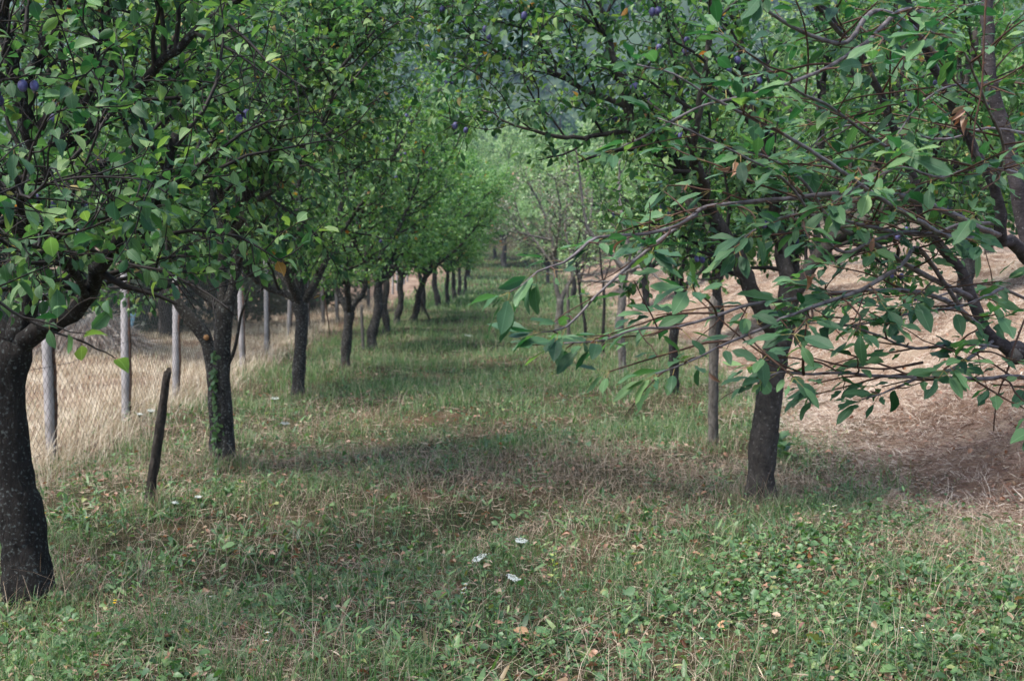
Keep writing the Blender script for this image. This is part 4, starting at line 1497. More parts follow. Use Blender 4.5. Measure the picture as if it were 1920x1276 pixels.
# ---------------------------------------------------------------- fence
F0 = ground_at(98, 868)
F1 = ground_at(237, 790)
F2 = ground_at(330, 750)
posts_px = [(455, 692), (500, 663), (541, 640), (577, 625), (606, 612), (632, 603), (655, 594), (690, 583)]
fp = [F0, F1, F2] + [ground_at(*p) for p in posts_px]
step = F0 - F1
fp = [F0 + step * k * A([1, 1, 0]) for k in (2, 1)] + fp
for p in fp:
    p[2] = float(H(p[0], p[1]))
for k in range(8):
    q = fp[-1] + A([-.12, 3.2, 0])
    q[2] = float(H(q[0], q[1]))
    fp.append(q)
FH = 1.42
froot = empty('wire_fence', fp[0], 'long wire mesh fence on pale concrete posts left of the plum row', 'fence')
for i, p in enumerate(fp):
    g = Geo()
    s = .034
    lx, ly = rng.normal(0, .018, 2)
    hh = FH + rng.uniform(0, .12)
    v = []
    for z, k in ((-.15, 1), (hh * .5, .97), (hh - .02, .94), (hh, .8)):
        for a, b_ in ((-1, -1), (1, -1), (1, 1), (-1, 1)):
            v.append((a * s * k + lx * z, b_ * s * k + ly * z, z))
    l = []
    for r in range(3):
        for c in range(4):
            c2 = (c + 1) % 4
            l += [r * 4 + c, r * 4 + c2, r * 4 + 4 + c2, r * 4 + 4 + c]
    l += [12, 13, 14, 15]
    g.add(v, l, [4] * 13, 0)
    me = g.mesh('post', [M['concrete']])
    o = link('post', me, froot, tuple((p - fp[0]).tolist()))
    # thin dark rod running up the right side of the post
    g = Geo()
    pts = [(s + .012 + lx * z, -s * .3, z) for z in np.linspace(-.05, hh - .15, 12)]
    P = A(pts) + rng.normal(0, .004, (12, 3))
    tube(g, P, np.full(12, .011), 5, 0, rng, .3)
    link('rod', g.mesh('rod', [M['rust']]), o)
# woven wire: zigzag strands hooked into each other
wires = Geo()
d_cum, wp = [0], fp
for a, b_ in zip(wp[:-1], wp[1:]):
    d_cum.append(d_cum[-1] + float(np.linalg.norm((b_ - a)[:2])))
wp = A(wp)
d_cum = A(d_cum)


def along(s):
    return np.stack([np.interp(s, d_cum, wp[:, k]) for k in range(3)], -1)


WL = min(d_cum[-1], 34.0)
cell = .052
nz = int((FH - .1) / (cell * .8))
zz = np.linspace(.06, FH - .04, nz + 1)
for k in range(int(WL / cell)):
    s0 = k * cell
    dist = s0
    jitter = .006 * math.sin(s0 * 3)
    ss = s0 + np.where((np.arange(nz + 1) + k) % 2 == 0, 0.0, cell) + jitter
    P = along(ss)
    P[:, 2] = H(P[:, 0], P[:, 1]) + zz + .012 * np.sin(ss * 2.3)
    P[:, 0] += .055
    tube(wires, P, np.full(len(P), .0016), 3, 0, cap=False)
for z in (.10, .75, FH - .04):
    ss = np.arange(0, WL, .4)
    P = along(ss)
    P[:, 2] = H(P[:, 0], P[:, 1]) + z + .012 * np.sin(ss * 2.3)
    P[:, 0] += .055
    tube(wires, P, np.full(len(P), .0022), 4, 0, cap=False)
link('wire_mesh', wires.mesh('wire_mesh', [M['wire']], fp[0]), froot)

# iron rod standing loose by the fence
b = ground_at(619, 628)
post('iron_rod', b, at(606, 535, b[1]), .016, .012, 'rust', 'rusty iron rod leaning beside the fence behind the fourth trunk', 'rod', rng, 6)

# pale shade-net fence farther left, with posts
rng = np.random.default_rng(95)
nb = A([-12.5, 25.2, 0.0])
nroot = empty('net_fence', (nb[0], nb[1], float(H(nb[0], nb[1]))), 'dark net fence with pale posts across the back of the dry field', 'fence')
g = Geo()
X = np.linspace(1.6, 6.4, 60)
Zr = np.linspace(.03, 1.25, 12)
V, Q = [], []
for j, z in enumerate(Zr):
    for i, x in enumerate(X):
        V.append((x, x * .12 + .03 * math.sin(x * 3 + z * 2) + .02 * math.sin(x * 11), z + .02 * math.sin(x * 2)))
V2 = [(a, b_ + .006, c) for a, b_, c in V]
nx = len(X)
for j in range(len(Zr) - 1):
    for i in range(nx - 1):
        Q.append((j * nx + i, j * nx + i + 1, (j + 1) * nx + i + 1, (j + 1) * nx + i))
g.add(V, A(Q).ravel(), [4] * len(Q), 0)


def net_mat():
    m, nt, b_, out = newmat('shade_net')
    N, Lk = nt.nodes, nt.links
    tc = N.new('ShaderNodeTexCoord')
    wv = N.new('ShaderNodeTexNoise')
    wv.inputs['Scale'].default_value = 3
    Lk.new(tc.outputs['Object'], wv.inputs[0])
    r = ramp(nt, [(.4, (.012, .028, .022)), (.6, (.025, .045, .05))])
    Lk.new(wv.outputs[0], r.inputs[0])
    Lk.new(r.outputs[0], b_.inputs['Base Color'])
    b_.inputs['Roughness'].default_value = .8
    tr = N.new('ShaderNodeBsdfTransparent')
    ms = N.new('ShaderNodeMixShader')
    ms.inputs[0].default_value = .42
    Lk.new(b_.outputs[0], ms.inputs[1])
    Lk.new(tr.outputs[0], ms.inputs[2])
    Lk.new(ms.outputs[0], out.inputs[0])
    return m


M['net'] = net_mat()
link('net', g.mesh('net', [M['net']]), nroot)
for k in range(3):
    g = Geo()
    x = 1.7 + k * 1.8
    tube(g, [(x, x * .12 - .05, -.1), (x, x * .12 - .05, 1.0), (x + .02, x * .12 - .05, 1.45)], [.045, .042, .04], 8, 0, rng, .04)
    link('post', g.mesh('post', [M['concrete']]), nroot)

# hay heap, boulders, tarp beyond the fence
rng = np.random.default_rng(97)
hb = ground_at(165, 662)
g = Geo()
n = 5200
a = rng.uniform(0, 6.28, n)
rr = np.sqrt(rng.random(n))
x = np.cos(a) * rr * .85
y = np.sin(a) * rr * .7
z = .62 * np.sqrt(np.clip(1 - rr ** 2.4, 0, 1)) * rng.uniform(.75, 1.0, n) * (1 + .15 * np.sin(x * 7))
P = np.stack([x, y, z], 1)
M['straw'] = island_mat('straw', [(0, (0.30, 0.19, 0.13)), (0.5, (0.58, 0.46, 0.35)), (1, (0.78, 0.68, 0.56))], transl=.15)
D_ = unit(np.stack([np.cos(a) * .7, np.sin(a) * .7, -rng.uniform(.2, 1.3, n)], 1) + rng.normal(0, .35, (n, 3)))
leaves(g, P, D_, unit(np.stack([np.cos(a), np.sin(a), np.full(n, .6)], 1)), rng.uniform(.15, .5, n), 'straw', rng, curl=.5)
V, Q = [], []
for j in range(7):
    for i in range(18):
        f = j / 6
        V.append((math.cos(i * 2 * math.pi / 18) * .8 * (1 - f * f * .98), math.sin(i * 2 * math.pi / 18) * .66 * (1 - f * f * .98), -.05 + .58 * math.sin(f * math.pi / 2)))
for j in range(6):
    for i in range(18):
        k = (i + 1) % 18
        Q += [j * 18 + i, j * 18 + k, (j + 1) * 18 + k, (j + 1) * 18 + i]
g.add(V, Q, [4] * 108, 1)
M['heap_core'] = plain_mat('heap_core', (.26, .17, .11), c2=(.12, .08, .055), scale=12)
tag(link('hay_heap', g.mesh('hay_heap', [M['straw'], M['heap_core']]), None, tuple(hb.tolist())), 'heap of dry brown hay beyond the wire fence at the left', 'hay heap')


def rock(px, py, r, lab):
    b = ground_at(px, py)
    g = Geo()
    V, Q = [], []
    nu, nv = 14, 8
    ph = rng.uniform(0, 6, 3)
    for j in range(nv + 1):
        for i in range(nu):
            a_, c_ = 2 * math.pi * i / nu, math.pi * j / nv
            d = A([math.sin(c_) * math.cos(a_), math.sin(c_) * math.sin(a_), math.cos(c_)])
            k = r * (1 + .18 * math.sin(d[0] * 4 + ph[0]) + .15 * math.sin(d[1] * 5 + ph[1]) + .12 * math.sin(d[2] * 6 + ph[2]))
            V.append(d * k * A([1.2, 1, .8]) + A([0, 0, r * .5]))
    for j in range(nv):
        for i in range(nu):
            k = (i + 1) % nu
            Q += [j * nu + i, (j + 1) * nu + i, (j + 1) * nu + k, j * nu + k]
    g.add(V, Q, [4] * (nu * nv), 0)
    tag(link('boulder', g.mesh('boulder', [M['rock']]), None, tuple(b.tolist())), lab, 'boulder', 'pale boulders beyond the fence')


rock(190, 622, .30, 'larger pale boulder behind the hay heap')
rock(222, 640, .16, 'small pale boulder right of the hay heap')
rock(207, 600, .22, 'rounded pale boulder under the dark bush')
rock(120, 628, .20, 'pale boulder peeking out left of the hay heap')
rock(245, 655, .13, 'smallest pale boulder near the second fence post')
rock(236, 612, .2, 'pale boulder behind the blue covered board')
# blue tarpaulin slung over a leaning board
b = ground_at(226, 648)
root = empty('covered_board', b, 'light blue sheet draped over a leaning pale board beyond the fence', 'board')
g = Geo()
v = []
for (x, y, z) in ((-.22, 0, 0), (.10, 0, 0), (.28, .22, .85), (-.04, .22, .85)):
    v += [(x, y, z), (x, y + .03, z + .004)]
l = [0, 2, 4, 6, 7, 5, 3, 1, 0, 1, 3, 2, 2, 3, 5, 4, 4, 5, 7, 6, 6, 7, 1, 0]
g.add(v, l, [4] * 6, 0)
link('board', g.mesh('board', [M['board']]), root)
g = Geo()
X = np.linspace(0, 1, 12)
V, Q = [], []
for j in range(10):
    for i in range(12):
        s_, t_ = i / 11, j / 9
        V.append((-.02 + .40 * s_ + .12 * t_ - .1, -.03 - .02 * math.sin(s_ * 9 + t_ * 3) + .2 * t_, .22 + .72 * t_ + .03 * math.sin(s_ * 6)))
for j in range(9):
    for i in range(11):
        Q += [j * 12 + i, j * 12 + i + 1, j * 12 + 13 + i, j * 12 + 12 + i]
g.add(V, Q, [4] * 99, 0)
root.scale = (.62, .62, .62)
me = g.mesh('sheet', [M['tarp']], smooth=True)
o = link('sheet', me, root)
md = o.modifiers.new('thickness', 'SOLIDIFY')
md.thickness = .006

# ---------------------------------------------------------------- grass and ground cover
rng = np.random.default_rng(101)


def nz2(x, y, s, seed=0.0):
    return (np.sin(x * s + 1.3 + seed) * np.cos(y * s * .9 - .7 + seed * 2) + .6 * np.sin(x * s * 2.3 - y * s * 1.7 + seed * 3)
            + .4 * np.sin(x * s * 4.1 + y * s * 3.7 + seed) + .3 * np.cos(x * s * 7.7 - y * s * 6.9 + seed)) / 2.3


def field(n, y0, y1, spread=1.0, xmin=None, xmax=None, p=1.0):
    """points over the visible ground and a margin beside it; p<1 thins with distance"""
    u = rng.random(n)
    if p == 0:
        y = y0 * (y1 / y0) ** u
    else:
        y = (y0 ** p + u * (y1 ** p - y0 ** p)) ** (1 / p)
    half = y * .43 + 1.0
    x = rng.uniform(-1, 1, n) * half
    k = np.ones(n, bool)
    if xmin is not None:
        k &= x > xmin
    if xmax is not None:
        k &= x < xmax
    x, y = x[k], y[k]
    return x, y


def P3(x, y):
    return np.stack([x, y, H(x, y) - .004], 1)


def foot(y):
    return 2.75 + .25 * np.sin(y * .33 + 1.0) + .25 * sm(12, 4, y)


def inside(x, y, m=0.0):
    """share of the green orchard floor (1) against the dry bank and the field beyond the fence (0)"""
    return sm(-3.9 - m, -3.2, x) * sm(foot(y) + .45 + m, foot(y) - .25, x)


M['green_blade'] = island_mat('green_blade', [(0, (0.045, 0.115, 0.036)), (0.45, (0.088, 0.185, 0.060)), (0.8, (0.16, 0.26, 0.10)), (1, (0.36, 0.37, 0.20))], transl=.42)
M['dry_blade'] = island_mat('dry_blade', [(0, (0.16, 0.105, 0.065)), (0.5, (0.31, 0.225, 0.145)), (1, (0.52, 0.42, 0.29))], transl=.2)
M['brown_blade'] = island_mat('brown_blade', [(0, (0.085, 0.042, 0.027)), (0.5, (0.19, 0.10, 0.065)), (1, (0.33, 0.205, 0.14))], transl=.1)
M['field_blade'] = island_mat('field_blade', [(0, (0.28, 0.20, 0.12)), (0.4, (0.50, 0.41, 0.27)), (1, (0.74, 0.66, 0.49))], transl=.15)
M['pink_blade'] = island_mat('pink_blade', [(0, (0.28, 0.195, 0.14)), (0.4, (0.50, 0.395, 0.295)), (1, (0.74, 0.65, 0.53))], transl=.15)
M['herb'] = leaf_mat('herb', [(0, (0.028, 0.080, 0.026)), (0.55, (0.055, 0.145, 0.036)), (0.93, (0.11, 0.22, 0.05)), (0.975, (0.22, 0.25, 0.06)), (1, (0.18, 0.07, 0.05))],
                     veins=False, transl=.3)

# brownness map over the strip: dry worn patches
def brown(x, y):
    b = sm(.05, .55, nz2(x, y, .9, 2.0))
    worn = np.exp(-(((x + .2) / 1.3) ** 2 + ((y - 9.0) / 1.0) ** 2)) + .9 * np.exp(-(((x - 1.4) / 1.3) ** 2 + ((y - 9.2) / .9) ** 2)) \
        + .8 * np.exp(-(((x + 2.6) / 1.0) ** 2 + ((y - 9.6) / 1.6) ** 2)) + .5 * np.exp(-(((x + 1.6) / 1.0) ** 2 + ((y - 12.0) / 1.2) ** 2)) \
        + .5 * np.exp(-(((x - 2.8) / .8) ** 2 + ((y - 8.0) / 2.5) ** 2))
    return np.clip(b * (.5 - .4 * sm(10.0, 13, y)) + worn * .68, 0, 1)


# green grass
gg = Geo()
x, y = field(430000, 4.2, 46, p=.3)
keep = rng.random(len(x)) < inside(x, y) * (1 - .85 * brown(x, y)) * (.12 + .88 * sm(-.25, .45, nz2(x, y, 2.1, .4) + .4 * nz2(x, y, 7.0, 2))) * (.7 + .3 * sm(6.5, 11, y))
x, y = x[keep], y[keep]
tall = .6 + .9 * sm(0, .7, nz2(x, y, 1.6, 5)) + .6 * sm(10.0, 17, y)
hgt = rng.gamma(4, .025, len(x)) * tall + .02
xf_, yf_ = field(70000, 38, 100, p=.6)
kf_ = rng.random(len(xf_)) < inside(xf_, yf_, .5)
xf_, yf_ = xf_[kf_], yf_[kf_]
blades(gg, P3(xf_, yf_), rng.uniform(.10, .30, len(xf_)), rng.uniform(.02, .05, len(xf_)), rng.uniform(.1, .9, len(xf_)), rng)
blades(gg, P3(x, y), hgt, rng.uniform(.0022, .0045, len(x)) * np.maximum(1, y / 8) ** .75, rng.uniform(.1, 1.1, len(x)), rng)
gg2 = gg

# dry blades inside the strip: standing straws and lying thatch
dg = Geo()
x, y = field(260000, 4.2, 46, p=.2)
keep = rng.random(len(x)) < inside(x, y, .3) * (.10 + .9 * sm(.1, .8, brown(x, y) + .6 * nz2(x, y, 3.1, 5)))
x, y = x[keep], y[keep]
blades(dg, P3(x, y), rng.gamma(3, .022, len(x)) + .02, rng.uniform(.0018, .0036, len(x)) * np.maximum(1, y / 8) ** .75, rng.uniform(.3, 2.6, len(x)), rng)
x, y = field(170000, 4.2, 40, p=.1)
keep = rng.random(len(x)) < inside(x, y, .3) * (.35 + .65 * brown(x, y))
x, y = x[keep], y[keep]
p = P3(x, y)
p[:, 2] += rng.uniform(.004, .03, len(x))
aa = rng.uniform(0, 6.28, len(x))
leaves(dg, p, np.stack([np.cos(aa), np.sin(aa), rng.normal(0, .18, len(x))], 1), A([[0, 0, 1.0]]) + rng.normal(0, .3, (len(x), 3)), rng.uniform(.03, .12, len(x)) * np.maximum(1, y / 8) ** .5,
       'straw', rng, curl=.3)
# tufts round the trunks and stakes
for bb, rad_, nn_ in ((T1b, .13, 420), (T2b, .10, 380), (T3b, .09, 300), (T4b, .09, 200), (R1b, .12, 520), (ground_at(278, 952), .05, 220), (ground_at(1337, 842), .06, 220)):
    a_ = rng.uniform(0, 6.28, nn_)
    q_ = rad_ + rng.gamma(1.5, .05, nn_)
    tx, ty = bb[0] + np.cos(a_) * q_, bb[1] + np.sin(a_) * q_
    hh_ = rng.gamma(4, .028, nn_) + .02
    blades(dg, P3(tx, ty), hh_, rng.uniform(.0022, .004, nn_) * max(1, bb[1] / 8), rng.uniform(.1, 1.4, nn_), rng)
    blades(gg2, P3(tx + .02, ty - .02), hh_ * .9, rng.uniform(.0025, .0045, nn_) * max(1, bb[1] / 8), rng.uniform(.1, 1.2, nn_), rng)
# flowering straws
x, y = field(16000, 4.4, 30, p=.2)
keep = rng.random(len(x)) < inside(x, y, .3) * sm(-.2, .6, nz2(x, y, 1.3, 9))
x, y = x[keep], y[keep]
blades(dg, P3(x, y), rng.uniform(.10, .38, len(x)), np.full(len(x), .0026) * np.maximum(1, y / 8) ** .6, rng.uniform(.1, 1.3, len(x)), rng)
tag(link('green_grass', gg.mesh('green_grass', [M['green_blade']])), kind='stuff')
tag(link('dry_grass', dg.mesh('dry_grass', [M['dry_blade']])), kind='stuff')

# bank thatch and dry field
bgm = Geo()
x, y = field(700000, 4.4, 60, p=.15)
fo = foot(y)
bank = sm(fo - .5, fo + .5, x)
keep = rng.random(len(x)) < bank * (.5 + .5 * sm(-.35, .25, nz2(x, y, 1.5, 3) + .35 * nz2(x, y, 6.5, 1))) * (1 - .35 * np.exp(-(((x - 4.0) / 1.5) ** 2 + ((y - 9.0) / 1.9) ** 2)))
xb, yb = x[keep], y[keep]
p = P3(xb, yb)
aa = rng.normal(math.pi * 1.12, .55, len(xb))       # combed down the slope
brn = rng.random(len(xb)) < np.clip(1.0 * np.exp(-(((xb - 3.9) / 1.5) ** 2 + ((yb - 8.9) / 2.2) ** 2)) + .25 * sm(.1, .5, nz2(xb, yb, 2.0, 31)), 0, .93)
Lb_ = rng.uniform(.03, .10, len(xb)) * np.maximum(1, yb / 9) ** .55
Db_ = np.stack([np.cos(aa), np.sin(aa), rng.normal(0, .25, len(xb))], 1)
Nb_ = A([[-.3, 0, 1.0]]) + rng.normal(0, .3, (len(xb), 3))
for k_, mm in ((~brn, 0), (brn, 2)):
    leaves(bgm, p[k_] + A([0, 0, .012]), Db_[k_], Nb_[k_], Lb_[k_], 'straw', rng, m=mm, curl=.5)
xb = rng.uniform(2.4, 7.2, 90000)
yb = rng.uniform(6.3, 12.5, 90000)
k_ = (rng.random(90000) < sm(foot(yb) - .5, foot(yb) + .4, xb))
xb, yb = xb[k_], yb[k_]
p = P3(xb, yb) + A([0, 0, .014])
aa = rng.normal(math.pi * 1.1, .9, len(xb))
brn = rng.random(len(xb)) < .22 + .75 * np.exp(-(((xb - 3.9) / 1.4) ** 2 + ((yb - 8.9) / 2.0) ** 2))
Db_ = np.stack([np.cos(aa), np.sin(aa), rng.normal(.1, .4, len(xb))], 1)
Lb_ = rng.gamma(4, .014, len(xb)) + .01
Nb_ = A([[-.3, 0, 1.0]]) + rng.normal(0, .5, (len(xb), 3))
for k_, mm in ((~brn, 0), (brn, 2)):
    leaves(bgm, p[k_], Db_[k_], Nb_[k_], Lb_[k_], 'straw', rng, m=mm, curl=1.0)
x, y = field(130000, 4.4, 45, p=.15)
keep = rng.random(len(x)) < sm(foot(y) - .5, foot(y) + .6, x) * (.1 + .9 * sm(.0, .6, nz2(x, y, 2.2, 12)))
x, y = x[keep], y[keep]
blades(bgm, P3(x, y), rng.gamma(3, .02, len(x)) + .015, rng.uniform(.002, .004, len(x)) * np.maximum(1, y / 8) ** .75, rng.uniform(.6, 2.6, len(x)), rng)
x, y = field(9000, 5.5, 30, p=.2)
k_ = rng.random(len(x)) < sm(foot(y) - .2, foot(y) + .6, x) * sm(.15, .55, nz2(x, y, 2.4, 21))
x, y = x[k_], y[k_]
for q in range(9):
    blades(bgm, P3(x + rng.normal(0, .02, len(x)), y + rng.normal(0, .02, len(x))), rng.gamma(4, .02, len(x)) + .02, rng.uniform(.0025, .004, len(x)) * np.maximum(1, y / 8) ** .6, rng.uniform(.3, 1.8, len(x)), rng)
x, y = field(9000, 5.5, 25, p=.2)
k_ = rng.random(len(x)) < sm(foot(y) - .4, foot(y) + .3, x) * (.15 + .85 * sm(0, .5, nz2(x, y, 1.9, 23)))
x, y = x[k_], y[k_]
p = P3(x, y) + A([0, 0, .02])
aa = rng.uniform(0, 6.28, len(x))
leaves(bgm, p, np.stack([np.cos(aa), np.sin(aa), rng.normal(0, .4, len(x))], 1), A([[0, 0, 1.0]]) + rng.normal(0, .6, (len(x), 3)), rng.uniform(.025, .06, len(x)), 'plum', rng, m=1, fold=.6, curl=1.0)
tag(link('bank_grass', bgm.mesh('bank_grass', [M['pink_blade'], M['dry_leaf'], M['brown_blade']])), kind='stuff')

fl = Geo()
x, y = field(420000, 5.0, 45, p=.25, xmax=-2.4)
fx = np.interp(y, wp[:, 1], wp[:, 0])
pr = sm(fx + .55, fx + .1, x)
keep = rng.random(len(x)) < pr * (.55 + .45 * sm(-.5, .4, nz2(x, y, 1.5, 7)))
x, y, fx = x[keep], y[keep], fx[keep]
near_f = np.exp(-((x - fx) / .28) ** 2)
hgt = rng.gamma(4, .028, len(x)) * (.8 + 1.2 * near_f * (.5 + .5 * np.sin(y * 2.2) ** 2)) + .03
blades(fl, P3(x, y), hgt, rng.uniform(.0025, .005, len(x)) * np.maximum(1, y / 9) ** .6, rng.gamma(2.2, .3, len(x)), rng, az=nz2(x, y, 3.3, 4) * 5 + rng.normal(0, .9, len(x)))
gx_, gy_ = field(60000, 5.0, 45, p=.25, xmax=-2.6)
gk_ = rng.random(len(gx_)) < sm(-3.3, -3.9, gx_) * sm(.1, .6, nz2(gx_, gy_, 1.1, 15))
blades(fl, P3(gx_[gk_], gy_[gk_]), rng.gamma(3, .03, gk_.sum()), rng.uniform(.003, .006, gk_.sum()) * np.maximum(1, gy_[gk_] / 9) ** .6, rng.uniform(.2, 1, gk_.sum()), rng, m=1)
tag(link('field_grass', fl.mesh('field_grass', [M['field_blade'], M['green_blade']])), kind='stuff')

# low broad-leaved herbs
hg = Geo()
x, y = field(150000, 4.2, 22, p=.1)
near = sm(7.6, 5.2, y)
rgt = sm(.2, 2.0, x) * sm(9.5, 6.0, y)
pr = inside(x, y, .2) * np.clip(.07 + .55 * near * sm(-.2, .6, nz2(x, y, 1.7, 1)) + .95 * rgt * sm(-.5, .35, nz2(x, y, 2.2, 4)) + .25 * sm(.1, .7, nz2(x, y, 2.8, 6)), 0, 1) * (1 - .5 * brown(x, y))
keep = rng.random(len(x)) < pr
x, y = x[keep], y[keep]
p = P3(x, y)
p[:, 2] += rng.gamma(2, .014, len(x)) + .006
aa = rng.uniform(0, 6.28, len(x))
leaves(hg, p, np.stack([np.cos(aa), np.sin(aa), rng.normal(.05, .3, len(x))], 1), A([[0, 0, 1.0]]) + rng.normal(0, .35, (len(x), 3)), rng.gamma(3.2, .0058, len(x)) + .006, 'round', rng,
       curl=.8, fold=.4)
# lanceolate rosettes
x, y = field(5200, 4.3, 18, p=.2)
keep = rng.random(len(x)) < inside(x, y) * sm(-.3, .5, nz2(x, y, 1.9, 8))
x, y = x[keep], y[keep]
for k in range(5):
    aa = rng.uniform(0, 6.28, len(x))
    p = P3(x, y)
    leaves(hg, p, np.stack([np.cos(aa), np.sin(aa), rng.uniform(.3, 1.6, len(x))], 1), A([[0, 0, 1.0]]) + rng.normal(0, .2, (len(x), 3)), rng.uniform(.04, .11, len(x)), 'long', rng, curl=.8)
tag(link('ground_cover', hg.mesh('ground_cover', [M['herb']])), kind='stuff')

# upright leafy weeds too many to count
x, y = field(1500, 4.4, 16, p=.3)
keep = rng.random(len(x)) < inside(x, y) * (1 - .7 * brown(x, y)) * (.15 + .85 * sm(-.1, .5, nz2(x, y, 1.4, 13)))
x, y = x[keep], y[keep]
wg = Geo()
hw_ = rng.uniform(.10, .30, len(x))
sl_ = rng.normal(0, .05, (len(x), 2))
blades(wg, P3(x, y), hw_, np.full(len(x), .004), np.full(len(x), .05), rng)
for k in range(12):
    f = .12 + .07 * k
    p = P3(x, y)
    p[:, 2] += hw_ * f
    aa = k * 2.4 + rng.uniform(0, .8, len(x))
    leaves(wg, p, np.stack([np.cos(aa), np.sin(aa), rng.uniform(.2, 1.1, len(x))], 1), A([[0, 0, 1.0]]) + rng.normal(0, .25, (len(x), 3)), rng.uniform(.03, .075, len(x)) * (1.25 - .6 * f), 'long', rng, curl=.7)
tag(link('weeds', wg.mesh('weeds', [M['herb']])), kind='stuff')

# fallen leaves
lv = Geo()
x, y = field(4000, 4.3, 20, p=.2)
p = P3(x, y)
p[:, 2] += .02 + rng.uniform(0, .03, len(x))
aa = rng.uniform(0, 6.28, len(x))
leaves(lv, p, np.stack([np.cos(aa), np.sin(aa), rng.normal(0, .3, len(x))], 1), A([[0, 0, 1.0]]) + rng.normal(0, .5, (len(x), 3)), rng.uniform(.02, .05, len(x)), 'plum', rng, fold=.6, curl=.9)
tag(link('fallen_leaves', lv.mesh('fallen_leaves', [M['dry_leaf']], uv=True)), kind='stuff')

# ---------------------------------------------------------------- single flowers and weeds
def stem_pts(h, lean, az, n=6):
    t = np.linspace(0, 1, n)
    return np.stack([lean * math.cos(az) * t ** 1.5, lean * math.sin(az) * t ** 1.5, h * t - .02 * (t == 0)], 1)


def umbel(px, py, hgt, dia, tilt, label, green=False):
    """flat-topped white flower head seen at a pixel, standing on its stem"""
    dd = 3780 / (py - HOR) * (1 - hgt / EYE)
    top = at(px, py, dd)
    b = A([top[0] + rng.normal(0, .03), top[1] + rng.uniform(0, .05), 0])
    b[2] = float(H(b[0], b[1]))
    h = top[2] - b[2]
    root = empty('umbel_flower', b, label, 'flower', 'white umbel flowers in the grass')
    off = top - b
    g = Geo()
    P, R = spline(A([[0, 0, -.02], off * A([.2, .2, .45]), off - A([0, 0, .025])]), A([.0028, .0022, .0018]), .03)
    tube(g, P, R, 5, 0)
    c = P[-1]
    ax = unit(A([math.sin(tilt), -.15, math.cos(tilt)]))
    u_ = unit(np.cross(ax, A([0, 1, 0])))
    v_ = np.cross(ax, u_)
    fg2 = Geo()
    nr = 20
    dia *= .78
    for k in range(nr):
        r_ = dia / 2 * math.sqrt((k + .5) / nr)
        a_ = k * 2.4
        q = c + ax * (.028 + (r_ * .25 if not green else .02 - r_ * .5)) + u_ * r_ * math.cos(a_) + v_ * r_ * math.sin(a_)
        tube(g, [c, q], [.0007, .0006], 3, 0, cap=False)
        m_ = 7
        fp_ = q + (u_ * rng.normal(0, .0042, (m_, 1)) + v_ * rng.normal(0, .0042, (m_, 1))) + ax * rng.uniform(0, .002, (m_, 1))
        leaves(fg2, fp_, u_ * rng.normal(0, 1, (m_, 1)) + v_ * rng.normal(0, 1, (m_, 1)), ax[None] + rng.normal(0, .2, (m_, 3)), np.full(m_, .0065), 'round', rng, curl=.1, fold=.1)
    for k in range(4):
        z = h * rng.uniform(.15, .6)
        a_ = rng.uniform(0, 6.28)
        i = int(z / h * (len(P) - 1))
        dv = A([math.cos(a_), math.sin(a_), .6])
        for s_ in range(5):
            leaves(g, (P[i] + dv * .014 * s_)[None], unit(dv + rng.normal(0, .5, 3))[None], A([[0, 0, 1.0]]), A([.025]), 'long', rng, m=0)
    link('stem', g.mesh('stem', [M['stem_green']], smooth=False), root)
    link('flower_head', fg2.mesh('flower_head', [M['white_flower'] if not green else M['stem_green']]), root)


umbel(977, 1016, .30, .075, .03, 'white umbel flower flat and level, uppermost of three in the middle')
umbel(905, 1047, .28, .085, -.45, 'white umbel flower tipped sideways, left of the level one')
umbel(958, 1085, .24, .07, .3, 'white umbel flower lowest of three, facing forward a little')
umbel(925, 1027, .30, .035, .0, 'closed greenish umbel above the tipped white flower', True)
umbel(516, 748, .30, .10, .05, 'white umbel flower beside the third trunk of the left row')
umbel(534, 795, .25, .09, .1, 'white umbel flower below the one by the third trunk')
umbel(283, 771, .30, .08, .1, 'white umbel flower in front of the fence, left of the ivy trunk')
umbel(262, 777, .26, .06, .1, 'small white umbel flower at the fence foot beside the second post')
umbel(877, 630, .35, .17, .1, 'white umbel flower far back in the middle of the strip')
umbel(327, 943, .18, .035, .1, 'small white umbel just right of the leaning stake')
umbel(371, 932, .18, .03, .1, 'small white umbel farther right of the leaning stake')


